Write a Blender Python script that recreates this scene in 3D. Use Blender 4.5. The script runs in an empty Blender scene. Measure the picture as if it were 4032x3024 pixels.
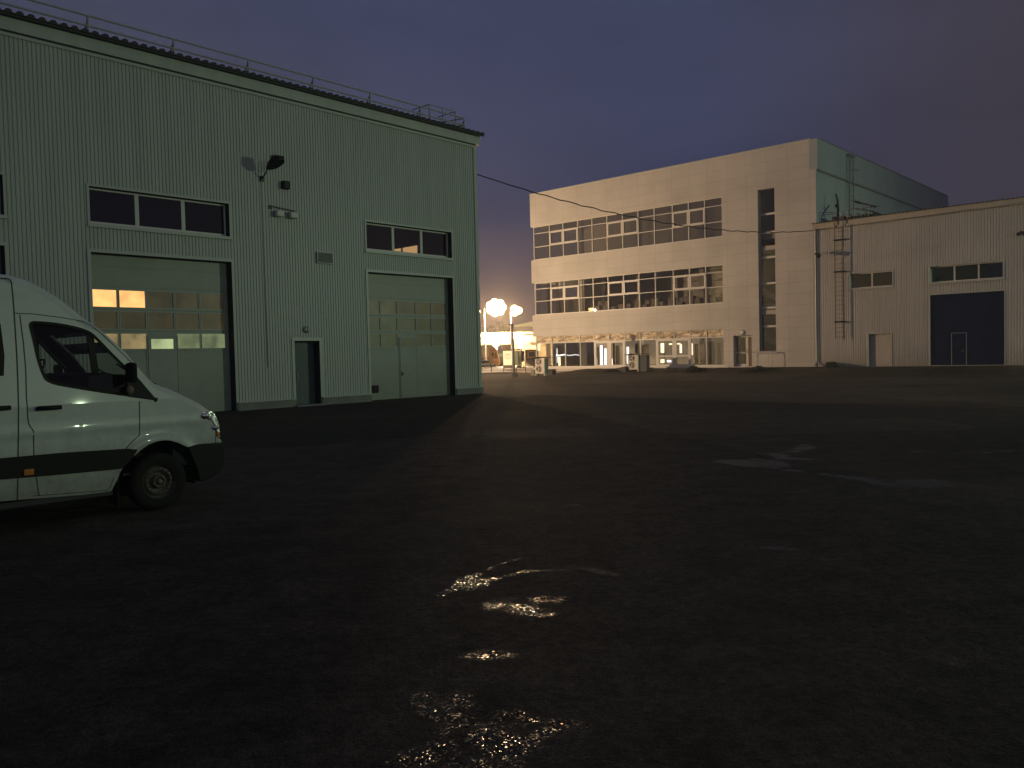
import bpy, bmesh, math, random
from mathutils import Vector, Matrix
from mathutils.geometry import tessellate_polygon
random.seed(7)
scene = bpy.context.scene
COL = scene.collection
R = math.radians

# ------------------------------------------------------------------ camera
EYE = 1.72
PXF, PITCH, ROLL, AZ = 3225.157, -0.0358655, -0.0237262, 0.7430352
cr, sr_, cp, sp = math.cos(ROLL), math.sin(ROLL), math.cos(PITCH), math.sin(PITCH)
def basis(x, y, f):
    X = cr*x - sr_*y; Y = sr_*x + cr*y
    return Vector((X, cp*f - sp*Y, sp*f + cp*Y))
cd = bpy.data.cameras.new('camera'); cam = bpy.data.objects.new('camera', cd); COL.objects.link(cam)
cd.sensor_width = 36; cd.lens = PXF/4032*36; cd.clip_end = 3000; cd.clip_start = 0.05
rv, uv, fv = basis(1, 0, 0).normalized(), basis(0, 1, 0).normalized(), basis(0, 0, 1).normalized()
M = Matrix((rv, uv, -fv)).transposed().to_4x4(); M.translation = (0, 0, EYE)
cam.matrix_world = M
scene.camera = cam

# ------------------------------------------------------------------ render, view
scene.render.engine = 'CYCLES'
scene.view_settings.view_transform = 'Standard'; scene.view_settings.look = 'None'
scene.view_settings.exposure = 0; scene.view_settings.gamma = 1
cy = scene.cycles
cy.max_bounces = 6; cy.diffuse_bounces = 3; cy.glossy_bounces = 3; cy.transmission_bounces = 4
cy.transparent_max_bounces = 12; cy.volume_bounces = 0
cy.use_denoising = True
cy.sample_clamp_indirect = 4.0

# ------------------------------------------------------------------ world: dusk sky with thin cloud
w = bpy.data.worlds.new('World'); scene.world = w; w.use_nodes = True
nt = w.node_tree; N = nt.nodes; Lk = nt.links
for n in list(N): N.remove(n)
out = N.new('ShaderNodeOutputWorld'); bg = N.new('ShaderNodeBackground')
sky = N.new('ShaderNodeTexSky'); sky.sky_type = 'NISHITA'; sky.sun_disc = False
sky.sun_elevation = R(-3.5); sky.sun_rotation = R(-20)
tc = N.new('ShaderNodeTexCoord')
sep = N.new('ShaderNodeSeparateXYZ'); Lk.new(tc.outputs['Generated'], sep.inputs[0])
noi = N.new('ShaderNodeTexNoise'); noi.inputs['Scale'].default_value = 2.2; noi.inputs['Detail'].default_value = 8
noi.inputs['Roughness'].default_value = 0.62
mp = N.new('ShaderNodeMapping'); mp.inputs['Scale'].default_value = (1, 1, 3.0)
Lk.new(tc.outputs['Generated'], mp.inputs[0]); Lk.new(mp.outputs[0], noi.inputs['Vector'])
# height gradient: deep blue low, greyer cloud higher
rz = N.new('ShaderNodeValToRGB'); e = rz.color_ramp.elements
e[0].position = 0.0; e[0].color = (0.026, 0.026, 0.062, 1)
e[1].position = 0.55; e[1].color = (0.047, 0.055, 0.106, 1)
x = e.new(0.10); x.color = (0.016, 0.022, 0.074, 1)
x = e.new(0.28); x.color = (0.036, 0.045, 0.100, 1)
Lk.new(sep.outputs['Z'], rz.inputs[0])
# the glow of the town on the cloud towards the right
az_ = N.new('ShaderNodeMapRange'); az_.inputs['From Min'].default_value = 0.16; az_.inputs['From Max'].default_value = 0.55
az_.inputs['To Min'].default_value = 0.0; az_.inputs['To Max'].default_value = 0.85; az_.interpolation_type = 'SMOOTHSTEP'
Lk.new(sep.outputs['X'], az_.inputs[0])
mixc = N.new('ShaderNodeMix'); mixc.data_type = 'RGBA'; mixc.inputs[7].default_value = (0.048, 0.038, 0.054, 1)
Lk.new(az_.outputs[0], mixc.inputs[0]); Lk.new(rz.outputs[0], mixc.inputs[6])
azl = N.new('ShaderNodeMapRange'); azl.inputs['From Min'].default_value = -0.1; azl.inputs['From Max'].default_value = -0.5
azl.inputs['To Min'].default_value = 0.0; azl.inputs['To Max'].default_value = 0.6; azl.interpolation_type = 'SMOOTHSTEP'
Lk.new(sep.outputs['X'], azl.inputs[0])
mixl = N.new('ShaderNodeMix'); mixl.data_type = 'RGBA'; mixl.inputs[7].default_value = (0.046, 0.052, 0.086, 1)
Lk.new(azl.outputs[0], mixl.inputs[0]); Lk.new(mixc.outputs[2], mixl.inputs[6])
nr = N.new('ShaderNodeMapRange'); nr.inputs['From Min'].default_value = 0.3; nr.inputs['From Max'].default_value = 0.7
nr.inputs['To Min'].default_value = 0.84; nr.inputs['To Max'].default_value = 1.18
Lk.new(noi.outputs['Fac'], nr.inputs[0])
mul = N.new('ShaderNodeVectorMath'); mul.operation = 'SCALE'
Lk.new(mixl.outputs[2], mul.inputs[0]); Lk.new(nr.outputs[0], mul.inputs['Scale'])
sk = N.new('ShaderNodeVectorMath'); sk.operation = 'SCALE'; sk.inputs['Scale'].default_value = 0.03
Lk.new(sky.outputs[0], sk.inputs[0])
ad = N.new('ShaderNodeVectorMath'); ad.operation = 'ADD'
Lk.new(mul.outputs[0], ad.inputs[0]); Lk.new(sk.outputs[0], ad.inputs[1])
Lk.new(ad.outputs[0], bg.inputs['Color']); bg.inputs['Strength'].default_value = 1.0
Lk.new(bg.outputs[0], out.inputs['Surface'])

# ------------------------------------------------------------------ frames of the buildings (survey helpers)
aA = Vector((math.sin(AZ), math.cos(AZ), 0)); nA = Vector((math.cos(AZ), -math.sin(AZ), 0))
aB = Vector((math.cos(AZ), -math.sin(AZ), 0)); nB = Vector((-math.sin(AZ), -math.cos(AZ), 0))
def ray(px, py): return basis(px-2016, 1512-py, PXF)
class Frame:
    def __init__(s, n, a, d, s0, rot): s.n, s.a, s.d, s.s0, s.rot = n, a, d, s0, rot
    def W(s, x, y, z): return s.a*(x+s.s0) - s.n*(s.d+y) + Vector((0, 0, z))       # local to world
    def F(s, px, py, y=0.0):                                                        # sight line on the plane y
        r = ray(px, py); q = r*(-(s.d+y)/(r.dot(s.n))); return q.dot(s.a)-s.s0, EYE+q.z
    def X(s, px, py, y=0.0): return s.F(px, py, y)[0]
    def Z(s, px, py, y=0.0): return s.F(px, py, y)[1]
FA = Frame(nA, aA, 26.2, 16.0, math.pi/2-AZ)
FB = Frame(nB, aB, 55.0, -35.0, -AZ)
FC = Frame(nB, aB, 54.85, -15.0, -AZ)
FV = Frame(nA, aA, 9.48, 2.2, math.pi/2-AZ)
def sm(t): t = max(0, min(1, t)); return t*t*(3-2*t)
def ground_z(x, y):
    p = Vector((x, y, 0)); q = p.dot(nB)+55.0; s = p.dot(aB)
    rise = 0.40*sm((s+45.5)/4.5)*sm((4.2-q)/3.7) if q < 4.2 else 0.0
    far = -0.10*sm((y-70)/30)*sm((-40-s)/8)
    und = 0.025*math.sin(x*.31+1)*math.sin(y*.23) + 0.012*math.sin(x*.9+y*.5)
    k = sm((26-math.hypot(x, y))/10)
    return rise + far + und*(0.4 if math.hypot(x, y) > 20 else 0.8)*(1-sm((p.dot(nA)*-1-24.2)/1.5)*0.0)
def on_ground(px, py):
    r = ray(px, py); t = -EYE/r.z
    for _ in range(12):
        q = r*t; t = (ground_z(q.x, q.y)-EYE)/r.z
    q = r*t; return Vector((q.x, q.y, ground_z(q.x, q.y)))
def in_front(px, py, q):      # on the ground a given distance in front of the long facade
    p = FB.W(FB.X(px, py, -q), -q, 0); return Vector((p.x, p.y, ground_z(p.x, p.y)))
def at_dist(px, py, Y):
    r = ray(px, py); q = r*(Y/r.y); return Vector((q.x, q.y, q.z+EYE))

# ------------------------------------------------------------------ materials
MATS = {}
def mat(name, color, rough=0.6, metal=0.0, var=0.0, vscale=3.0, bump=0.0, bscale=40.0, spec=0.5, coat=0.0,
        emit=None, estr=1.0, stretch=(1, 1, 1), evar=0.0):
    m = bpy.data.materials.new(name); m.use_nodes = True; t = m.node_tree; b = t.nodes['Principled BSDF']
    b.inputs['Base Color'].default_value = (*color, 1); b.inputs['Roughness'].default_value = rough
    b.inputs['Metallic'].default_value = metal; b.inputs['Specular IOR Level'].default_value = spec
    b.inputs['Coat Weight'].default_value = coat; b.inputs['Coat Roughness'].default_value = 0.03
    co = t.nodes.new('ShaderNodeTexCoord'); mpn = t.nodes.new('ShaderNodeMapping'); mpn.inputs['Scale'].default_value = stretch
    t.links.new(co.outputs['Object'], mpn.inputs[0])
    if var:
        nz = t.nodes.new('ShaderNodeTexNoise'); nz.inputs['Scale'].default_value = vscale; nz.inputs['Detail'].default_value = 6
        nz.inputs['Roughness'].default_value = 0.65
        t.links.new(mpn.outputs[0], nz.inputs['Vector'])
        mr = t.nodes.new('ShaderNodeMapRange'); mr.inputs['From Min'].default_value = .3; mr.inputs['From Max'].default_value = .7
        mr.inputs['To Min'].default_value = 1-var; mr.inputs['To Max'].default_value = 1+var*.6
        t.links.new(nz.outputs['Fac'], mr.inputs[0])
        sc = t.nodes.new('ShaderNodeVectorMath'); sc.operation = 'SCALE'; sc.inputs[0].default_value = color
        t.links.new(mr.outputs[0], sc.inputs['Scale']); t.links.new(sc.outputs[0], b.inputs['Base Color'])
        mr2 = t.nodes.new('ShaderNodeMapRange'); mr2.inputs['To Min'].default_value = max(.02, rough-.12); mr2.inputs['To Max'].default_value = min(1, rough+.12)
        t.links.new(nz.outputs['Fac'], mr2.inputs[0]); t.links.new(mr2.outputs[0], b.inputs['Roughness'])
    if bump:
        nb = t.nodes.new('ShaderNodeTexNoise'); nb.inputs['Scale'].default_value = bscale; nb.inputs['Detail'].default_value = 4
        t.links.new(mpn.outputs[0], nb.inputs['Vector'])
        bp = t.nodes.new('ShaderNodeBump'); bp.inputs['Strength'].default_value = bump; bp.inputs['Distance'].default_value = .02
        t.links.new(nb.outputs['Fac'], bp.inputs['Height']); t.links.new(bp.outputs[0], b.inputs['Normal'])
    if emit:
        b.inputs['Emission Color'].default_value = (*emit, 1); b.inputs['Emission Strength'].default_value = estr
        if evar:
            ne = t.nodes.new('ShaderNodeTexNoise'); ne.inputs['Scale'].default_value = 1.7; ne.inputs['Detail'].default_value = 3
            t.links.new(co.outputs['Object'], ne.inputs['Vector'])
            me = t.nodes.new('ShaderNodeMapRange'); me.inputs['From Min'].default_value = .3; me.inputs['From Max'].default_value = .7
            me.inputs['To Min'].default_value = estr*(1-evar); me.inputs['To Max'].default_value = estr*(1+evar)
            t.links.new(ne.outputs['Fac'], me.inputs[0]); t.links.new(me.outputs[0], b.inputs['Emission Strength'])
    MATS[name] = m; return m
def glass(name, tint=(.5, .5, .5), gl=0.9, rough=0.01, f0=0.08, sheen=0.0):
    m = bpy.data.materials.new(name); m.use_nodes = True; t = m.node_tree
    for n in list(t.nodes): t.nodes.remove(n)
    o = t.nodes.new('ShaderNodeOutputMaterial'); tr = t.nodes.new('ShaderNodeBsdfTransparent'); tr.inputs[0].default_value = (*tint, 1)
    g = t.nodes.new('ShaderNodeBsdfGlossy'); g.inputs['Roughness'].default_value = rough; g.inputs['Color'].default_value = (gl, gl, gl, 1)
    fr = t.nodes.new('ShaderNodeLayerWeight'); fr.inputs['Blend'].default_value = .25
    mr = t.nodes.new('ShaderNodeMapRange'); mr.inputs['To Min'].default_value = f0; mr.inputs['To Max'].default_value = 1
    t.links.new(fr.outputs['Fresnel'], mr.inputs[0])
    mx = t.nodes.new('ShaderNodeMixShader'); t.links.new(mr.outputs[0], mx.inputs[0]); t.links.new(tr.outputs[0], mx.inputs[1]); t.links.new(g.outputs[0], mx.inputs[2])
    last = mx
    if sheen:  # even pale diffuse mixed in, imitates sky brightness reflected by the panes
        df = t.nodes.new('ShaderNodeBsdfDiffuse'); df.inputs[0].default_value = (.32, .33, .36, 1)
        m2 = t.nodes.new('ShaderNodeMixShader'); m2.inputs[0].default_value = sheen
        t.links.new(mx.outputs[0], m2.inputs[1]); t.links.new(df.outputs[0], m2.inputs[2]); last = m2
    t.links.new(last.outputs[0], o.inputs['Surface']); MATS[name] = m; return m

mat('cladding_metal', (.49, .52, .47), .45, .0, .13, 1.3, stretch=(1.6, 1, .18), spec=.5)
mat('trim_metal', (.50, .53, .48), .4, 0, .08, 2)
mat('gate_panel', (.35, .38, .33), .45, 0, .20, .8, bump=.05, bscale=25)
mat('plinth_concrete', (.24, .24, .22), .85, 0, .25, 2.5, bump=.4, bscale=18)
mat('dark_roof', (.035, .032, .03), .6, 0, .3, 4)
mat('railing_steel', (.42, .42, .38), .6, .1, .2, 9)
mat('dark_door', (.065, .095, .105), .5, 0, .12, 3)
mat('black_plastic', (.009, .009, .009), .55, 0, .2, 8, spec=.22)
mat('dark_rubber', (.018, .017, .015), .85, 0, .3, 10, bump=.3, bscale=60, spec=.2)
mat('dark_reveal', (.045, .038, .03), .7, 0, .15, 3, spec=.2)
mat('interior_dark', (.10, .085, .07), .9, 0, .2, 1.0)
mat('interior_light', (.5, .47, .42), .8, 0, .1, .6)
mat('pane_dim', (.16, .13, .09), .35, 0, .2, 2, emit=(.020, .014, .006), estr=1.0, evar=.5)
mat('pane_dim_green', (.17, .16, .11), .35, 0, .2, 2, emit=(.012, .012, .005), estr=1.0, evar=.5)
mat('pane_lit', (.3, .25, .16), .35, emit=(1.0, .50, .16), estr=1.25, evar=.3)
mat('pane_mid', (.3, .28, .2), .35, emit=(.33, .23, .10), estr=.85, evar=.55)
mat('pane_mid_green', (.25, .28, .2), .35, emit=(.15, .17, .08), estr=.9, evar=.6)
mat('pane_pale', (.3, .3, .25), .35, emit=(.42, .50, .24), estr=.9, evar=.4)
mat('lit_inner_window', (.8, .7, .5), .6, emit=(1.0, .62, .30), estr=1.0)
mat('cream_fixture', (.6, .6, .54), .5)
glass('window_glass_dark', (.32, .31, .30), .8, .015, .10)
glass('window_glass_sheen', (.40, .38, .36), .8, .03, .10, sheen=.20)
glass('window_glass_clear', (.72, .71, .68), .9, .01, .07)
mat('white_frame', (.68, .66, .62), .4)
mat('teal_side', (.38, .43, .44), .5, 0, .12, .5, stretch=(1, 1, .3))
mat('beige_fascia', (.48, .44, .35), .5, 0, .12, 1.5)
mat('corrugated_cream', (.52, .50, .47), .5, 0, .14, .35, stretch=(1, 1, .5))
mat('blue_gate', (.003, .010, .058), .7, 0, .2, 1.5, spec=.08)
mat('white_door', (.52, .48, .43), .5, 0, .1, 2)
mat('rusty_steel', (.20, .14, .10), .7, .2, .4, 12)
mat('galvanised', (.35, .35, .34), .5, .5, .2, 6)
mat('ac_white', (.62, .60, .55), .5, 0, .08, 6)
mat('ac_green', (.16, .30, .24), .5)
mat('fan_dark', (.035, .035, .035), .6)
mat('pole_paint', (.36, .36, .34), .55, 0, .25, 3, stretch=(1, 1, 3))
mat('lamp_glow', (1, .9, .6), .5, emit=(1, .50, .17), estr=20)
mat('lamp_glow_soft', (1, .9, .6), .5, emit=(1, .70, .40), estr=30)
mat('lamp_glow_green', (1, 1, .8), .5, emit=(.85, 1, .72), estr=12)
mat('truck_orange', (.62, .30, .07), .35, 0, .1, 3, coat=.4)
mat('truck_dark', (.05, .05, .05), .6)
mat('sign_white', (.75, .75, .65), .6)
mat('sign_added_glow', (.75, .75, .6), .6, emit=(1, .80, .42), estr=.85)  # emission added to the board, standing in for light falling on it
mat('sign_pink', (.55, .30, .25), .6)
mat('kiosk_green', (.42, .46, .34), .6, 0, .1, 3)
mat('far_building', (.65, .60, .46), .7, 0, .06, 1)
mat('far_brown', (.30, .22, .14), .8, 0, .2, .6)
mat('far_grey', (.10, .11, .12), .8, 0, .2, .5)
mat('far_teal', (.25, .32, .26), .6)
mat('kerb', (.5, .47, .4), .8, 0, .15, 1.5)
mat('pavement', (.22, .19, .15), .8, 0, .2, .9)
mat('van_white', (.58, .62, .57), .36, 0, .12, 3.0, coat=.5)
mat('van_gap', (.05, .06, .05), .8)
mat('van_interior', (.035, .035, .035), .8, 0, .2, 5)
mat('seat_fabric', (.05, .055, .05), .9, 0, .3, 15)
mat('reflector_chrome', (.9, .92, .85), .07, 1.0)
mat('chrome_lamp', (.85, .88, .82), .16, .85, bump=1.0, bscale=30)
mat('orange_lens', (.55, .20, .03), .25)
mat('steel_rim', (.10, .09, .07), .5, .4, .3, 14)
glass('van_glass', (.80, .84, .80), .9, .01, .03)
mat('led_strip', (1, 1, 1), .5, emit=(.95, 1, 1), estr=3.2)
mat('white_object', (.7, .7, .66), .6)
mat('lit_white', (.8, .8, .75), .6, emit=(1, .80, .50), estr=2.4, evar=.3)
mat('lit_cool', (.8, .8, .8), .6, emit=(.9, .93, 1), estr=2.0, evar=.3)
mat('furniture', (.30, .26, .20), .7, 0, .3, 5)
mat('leaf_dark', (.035, .05, .022), .8, 0, .3, 12)
mat('bark', (.06, .05, .04), .9)
mat('cable_black', (.02, .02, .02), .7)
mat('plain_dark', (.03, .03, .03), .7)

def grime(m, color, z_top, amount):      # road dirt splashed up from below, broken by noise
    t = m.node_tree; b = t.nodes['Principled BSDF']; src = b.inputs['Base Color'].links[0].from_socket
    co = t.nodes.new('ShaderNodeTexCoord'); sp_ = t.nodes.new('ShaderNodeSeparateXYZ'); t.links.new(co.outputs['Object'], sp_.inputs[0])
    nz = t.nodes.new('ShaderNodeTexNoise'); nz.inputs['Scale'].default_value = 7; nz.inputs['Detail'].default_value = 8; nz.inputs['Roughness'].default_value = .7
    t.links.new(co.outputs['Object'], nz.inputs['Vector'])
    a = t.nodes.new('ShaderNodeMath'); a.operation = 'MULTIPLY_ADD'; a.inputs[1].default_value = -1/z_top; a.inputs[2].default_value = .55; t.links.new(sp_.outputs['Z'], a.inputs[0])
    c = t.nodes.new('ShaderNodeMath'); c.operation = 'ADD'; t.links.new(a.outputs[0], c.inputs[0]); t.links.new(nz.outputs['Fac'], c.inputs[1])
    mr = t.nodes.new('ShaderNodeMapRange'); mr.inputs['From Min'].default_value = .25; mr.inputs['From Max'].default_value = 1.0; mr.inputs['To Max'].default_value = amount; t.links.new(c.outputs[0], mr.inputs[0])
    mx = t.nodes.new('ShaderNodeMix'); mx.data_type = 'RGBA'; t.links.new(mr.outputs[0], mx.inputs[0]); t.links.new(src, mx.inputs[6]); mx.inputs[7].default_value = (*color, 1)
    t.links.new(mx.outputs[2], b.inputs['Base Color'])
grime(MATS['van_white'], (.13, .115, .085), 1.3, .75); grime(MATS['gate_panel'], (.12, .11, .085), 2.0, .35)
grime(MATS['corrugated_cream'], (.20, .16, .11), 2.2, .5)

# panels of the big facade: cassette grid in real metres
def panel_mat():
    m = bpy.data.materials.new('facade_panels'); m.use_nodes = True; t = m.node_tree; b = t.nodes['Principled BSDF']
    co = t.nodes.new('ShaderNodeTexCoord'); sx = t.nodes.new('ShaderNodeSeparateXYZ'); cx = t.nodes.new('ShaderNodeCombineXYZ')
    t.links.new(co.outputs['Object'], sx.inputs[0]); t.links.new(sx.outputs['X'], cx.inputs['X']); t.links.new(sx.outputs['Z'], cx.inputs['Y'])
    br = t.nodes.new('ShaderNodeTexBrick'); br.offset = 0.0; br.squash = 1.0
    br.inputs['Scale'].default_value = 1; br.inputs['Brick Width'].default_value = 1.53; br.inputs['Row Height'].default_value = .78
    br.inputs['Mortar Size'].default_value = .012; br.inputs['Mortar Smooth'].default_value = .2; br.inputs['Bias'].default_value = 0
    br.inputs['Color1'].default_value = (.585, .56, .52, 1); br.inputs['Color2'].default_value = (.555, .535, .50, 1); br.inputs['Mortar'].default_value = (.41, .39, .35, 1)
    t.links.new(cx.outputs[0], br.inputs['Vector'])
    nz = t.nodes.new('ShaderNodeTexNoise'); nz.inputs['Scale'].default_value = .35; nz.inputs['Detail'].default_value = 6
    t.links.new(co.outputs['Object'], nz.inputs['Vector'])
    mr = t.nodes.new('ShaderNodeMapRange'); mr.inputs['From Min'].default_value = .3; mr.inputs['From Max'].default_value = .7
    mr.inputs['To Min'].default_value = .84; mr.inputs['To Max'].default_value = 1.06; t.links.new(nz.outputs['Fac'], mr.inputs[0])
    sc = t.nodes.new('ShaderNodeVectorMath'); sc.operation = 'SCALE'; t.links.new(br.outputs['Color'], sc.inputs[0]); t.links.new(mr.outputs[0], sc.inputs['Scale'])
    t.links.new(sc.outputs[0], b.inputs['Base Color']); b.inputs['Roughness'].default_value = .5
    MATS['facade_panels'] = m
panel_mat()

def crinkle_mat():   # crumpled film on the transom panels
    m = bpy.data.materials.new('crinkled_film'); m.use_nodes = True; t = m.node_tree; b = t.nodes['Principled BSDF']
    co = t.nodes.new('ShaderNodeTexCoord'); mpn = t.nodes.new('ShaderNodeMapping'); mpn.inputs['Scale'].default_value = (1, 1, 2.6)
    t.links.new(co.outputs['Object'], mpn.inputs[0])
    nz = t.nodes.new('ShaderNodeTexNoise'); nz.inputs['Scale'].default_value = 1.3; nz.inputs['Detail'].default_value = 6
    nz.inputs['Roughness'].default_value = .7; nz.inputs['Distortion'].default_value = 1.8
    t.links.new(mpn.outputs[0], nz.inputs['Vector'])
    r = t.nodes.new('ShaderNodeValToRGB'); r.color_ramp.elements[0].position = .36; r.color_ramp.elements[0].color = (.20, .13, .075, 1)
    r.color_ramp.elements[1].position = .56; r.color_ramp.elements[1].color = (.78, .68, .52, 1)
    t.links.new(nz.outputs['Fac'], r.inputs[0]); t.links.new(r.outputs[0], b.inputs['Base Color'])
    bp = t.nodes.new('ShaderNodeBump'); bp.inputs['Strength'].default_value = 1; bp.inputs['Distance'].default_value = .12
    t.links.new(nz.outputs['Fac'], bp.inputs['Height']); t.links.new(bp.outputs[0], b.inputs['Normal'])
    b.inputs['Roughness'].default_value = .3; b.inputs['Metallic'].default_value = .3; MATS['crinkled_film'] = m
crinkle_mat()

def asphalt_mat():
    # asphalt; where the ground's wetness attributes and a noise agree it is wet: puddles are smooth, wet grit is made of tiny tilted chips
    m = bpy.data.materials.new('asphalt'); m.use_nodes = True; t = m.node_tree; b = t.nodes['Principled BSDF']; L = t.links.new
    co = t.nodes.new('ShaderNodeTexCoord')
    def noise(s, d=6, r=.6):
        n = t.nodes.new('ShaderNodeTexNoise'); n.inputs['Scale'].default_value = s; n.inputs['Detail'].default_value = d
        n.inputs['Roughness'].default_value = r; L(co.outputs['Object'], n.inputs['Vector']); return n.outputs['Fac']
    def rng(src, a, b_, c, d):
        r = t.nodes.new('ShaderNodeMapRange'); r.inputs['From Min'].default_value = a; r.inputs['From Max'].default_value = b_
        r.inputs['To Min'].default_value = c; r.inputs['To Max'].default_value = d; L(src, r.inputs[0]); return r.outputs[0]
    def math_(op, a, b_=None, c=None):
        n = t.nodes.new('ShaderNodeMath'); n.operation = op
        for i, q in enumerate((a, b_, c)):
            if q is None: continue
            if isinstance(q, (int, float)): n.inputs[i].default_value = q
            else: L(q, n.inputs[i])
        return n.outputs[0]
    def vec(op, a, b_=None, scale=None):
        n = t.nodes.new('ShaderNodeVectorMath'); n.operation = op
        for i, q in enumerate((a, b_)):
            if q is None: continue
            if isinstance(q, tuple): n.inputs[i].default_value = q
            else: L(q, n.inputs[i])
        if scale is not None: L(scale, n.inputs['Scale'])
        return n.outputs[0]
    def mixf(f, a, b_):
        n = t.nodes.new('ShaderNodeMix'); n.data_type = 'FLOAT'; L(f, n.inputs[0])
        for i, q in ((2, a), (3, b_)):
            if isinstance(q, (int, float)): n.inputs[i].default_value = q
            else: L(q, n.inputs[i])
        return n.outputs[0]
    n1, n2, n3 = noise(.12, 8, .65), noise(2.2, 8, .7), noise(70, 3, .6)
    r = t.nodes.new('ShaderNodeValToRGB'); r.color_ramp.elements[0].position = .35; r.color_ramp.elements[0].color = (.012, .0105, .0095, 1)
    r.color_ramp.elements[1].position = .66; r.color_ramp.elements[1].color = (.098, .078, .060, 1)
    L(math_('MULTIPLY_ADD', n2, .45, math_('MULTIPLY', n1, .55)), r.inputs[0])
    col = vec('SCALE', r.outputs[0], None, rng(n3, .3, .7, .55, 1.5))
    # old resurfaced patches, each its own shade
    pv = t.nodes.new('ShaderNodeTexVoronoi'); pv.inputs['Scale'].default_value = .16; pv.distance = 'CHEBYCHEV'; L(co.outputs['Object'], pv.inputs['Vector'])
    ps = t.nodes.new('ShaderNodeSeparateXYZ'); L(pv.outputs['Color'], ps.inputs[0]); col = vec('SCALE', col, None, rng(ps.outputs['X'], 0, 1, .72, 1.22))
    col = vec('SCALE', col, None, rng(noise(14, 5, .75), .35, .68, .6, 1.5))
    rough = rng(n1, .35, .65, .72, .95); bp = t.nodes.new('ShaderNodeBump'); bp.inputs['Strength'].default_value = 1; bp.inputs['Distance'].default_value = .02
    L(math_('MULTIPLY_ADD', n3, .45, noise(9, 6, .7)), bp.inputs['Height']); nrm = bp.outputs[0]; geo = t.nodes.new('ShaderNodeNewGeometry'); wet_all = None
    for name, wr, tilt, thr, blob, cell in (('puddle', .50, 0, .50, 2.6, .01), ('grit_fine', .22, .60, .52, 6.0, .010), ('grit_coarse', .19, 1.2, .60, 4.5, .0085)):
        v = t.nodes.new('ShaderNodeTexVoronoi'); v.inputs['Scale'].default_value = 1/cell; L(co.outputs['Object'], v.inputs['Vector'])
        rnd = vec('SUBTRACT', v.outputs['Color'], (.5, .5, .5)); sel = t.nodes.new('ShaderNodeSeparateXYZ'); L(v.outputs['Color'], sel.inputs[0])
        at = t.nodes.new('ShaderNodeAttribute'); at.attribute_name = name
        nm = noise(blob, 7, .7); mask = rng(math_('MULTIPLY_ADD', at.outputs['Fac'], .42, nm), thr+.42-.20, thr+.42-.05, 0, 1)
        mask = math_('MULTIPLY', mask, math_('GREATER_THAN', at.outputs['Fac'], .001))
        if tilt: mask = math_('MULTIPLY', mask, math_('GREATER_THAN', sel.outputs['Z'], .55))
        wn = geo.outputs['Normal'] if not tilt else vec('NORMALIZE', vec('ADD', vec('MULTIPLY', rnd, (tilt, tilt, 0)), geo.outputs['Normal']))
        mv = t.nodes.new('ShaderNodeMix'); mv.data_type = 'VECTOR'; L(mask, mv.inputs[0]); L(nrm, mv.inputs[4]); L(wn, mv.inputs[5]); nrm = mv.outputs[1]
        rough = mixf(mask, rough, wr); col = vec('SCALE', col, None, rng(mask, 0, 1, 1, .6)); wet_all = mask if wet_all is None else math_('MAXIMUM', wet_all, mask)
    L(mixf(wet_all, .12, .30), b.inputs['Specular IOR Level'])
    L(col, b.inputs['Base Color']); L(rough, b.inputs['Roughness']); L(nrm, b.inputs['Normal']); MATS['asphalt'] = m
asphalt_mat()

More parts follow.
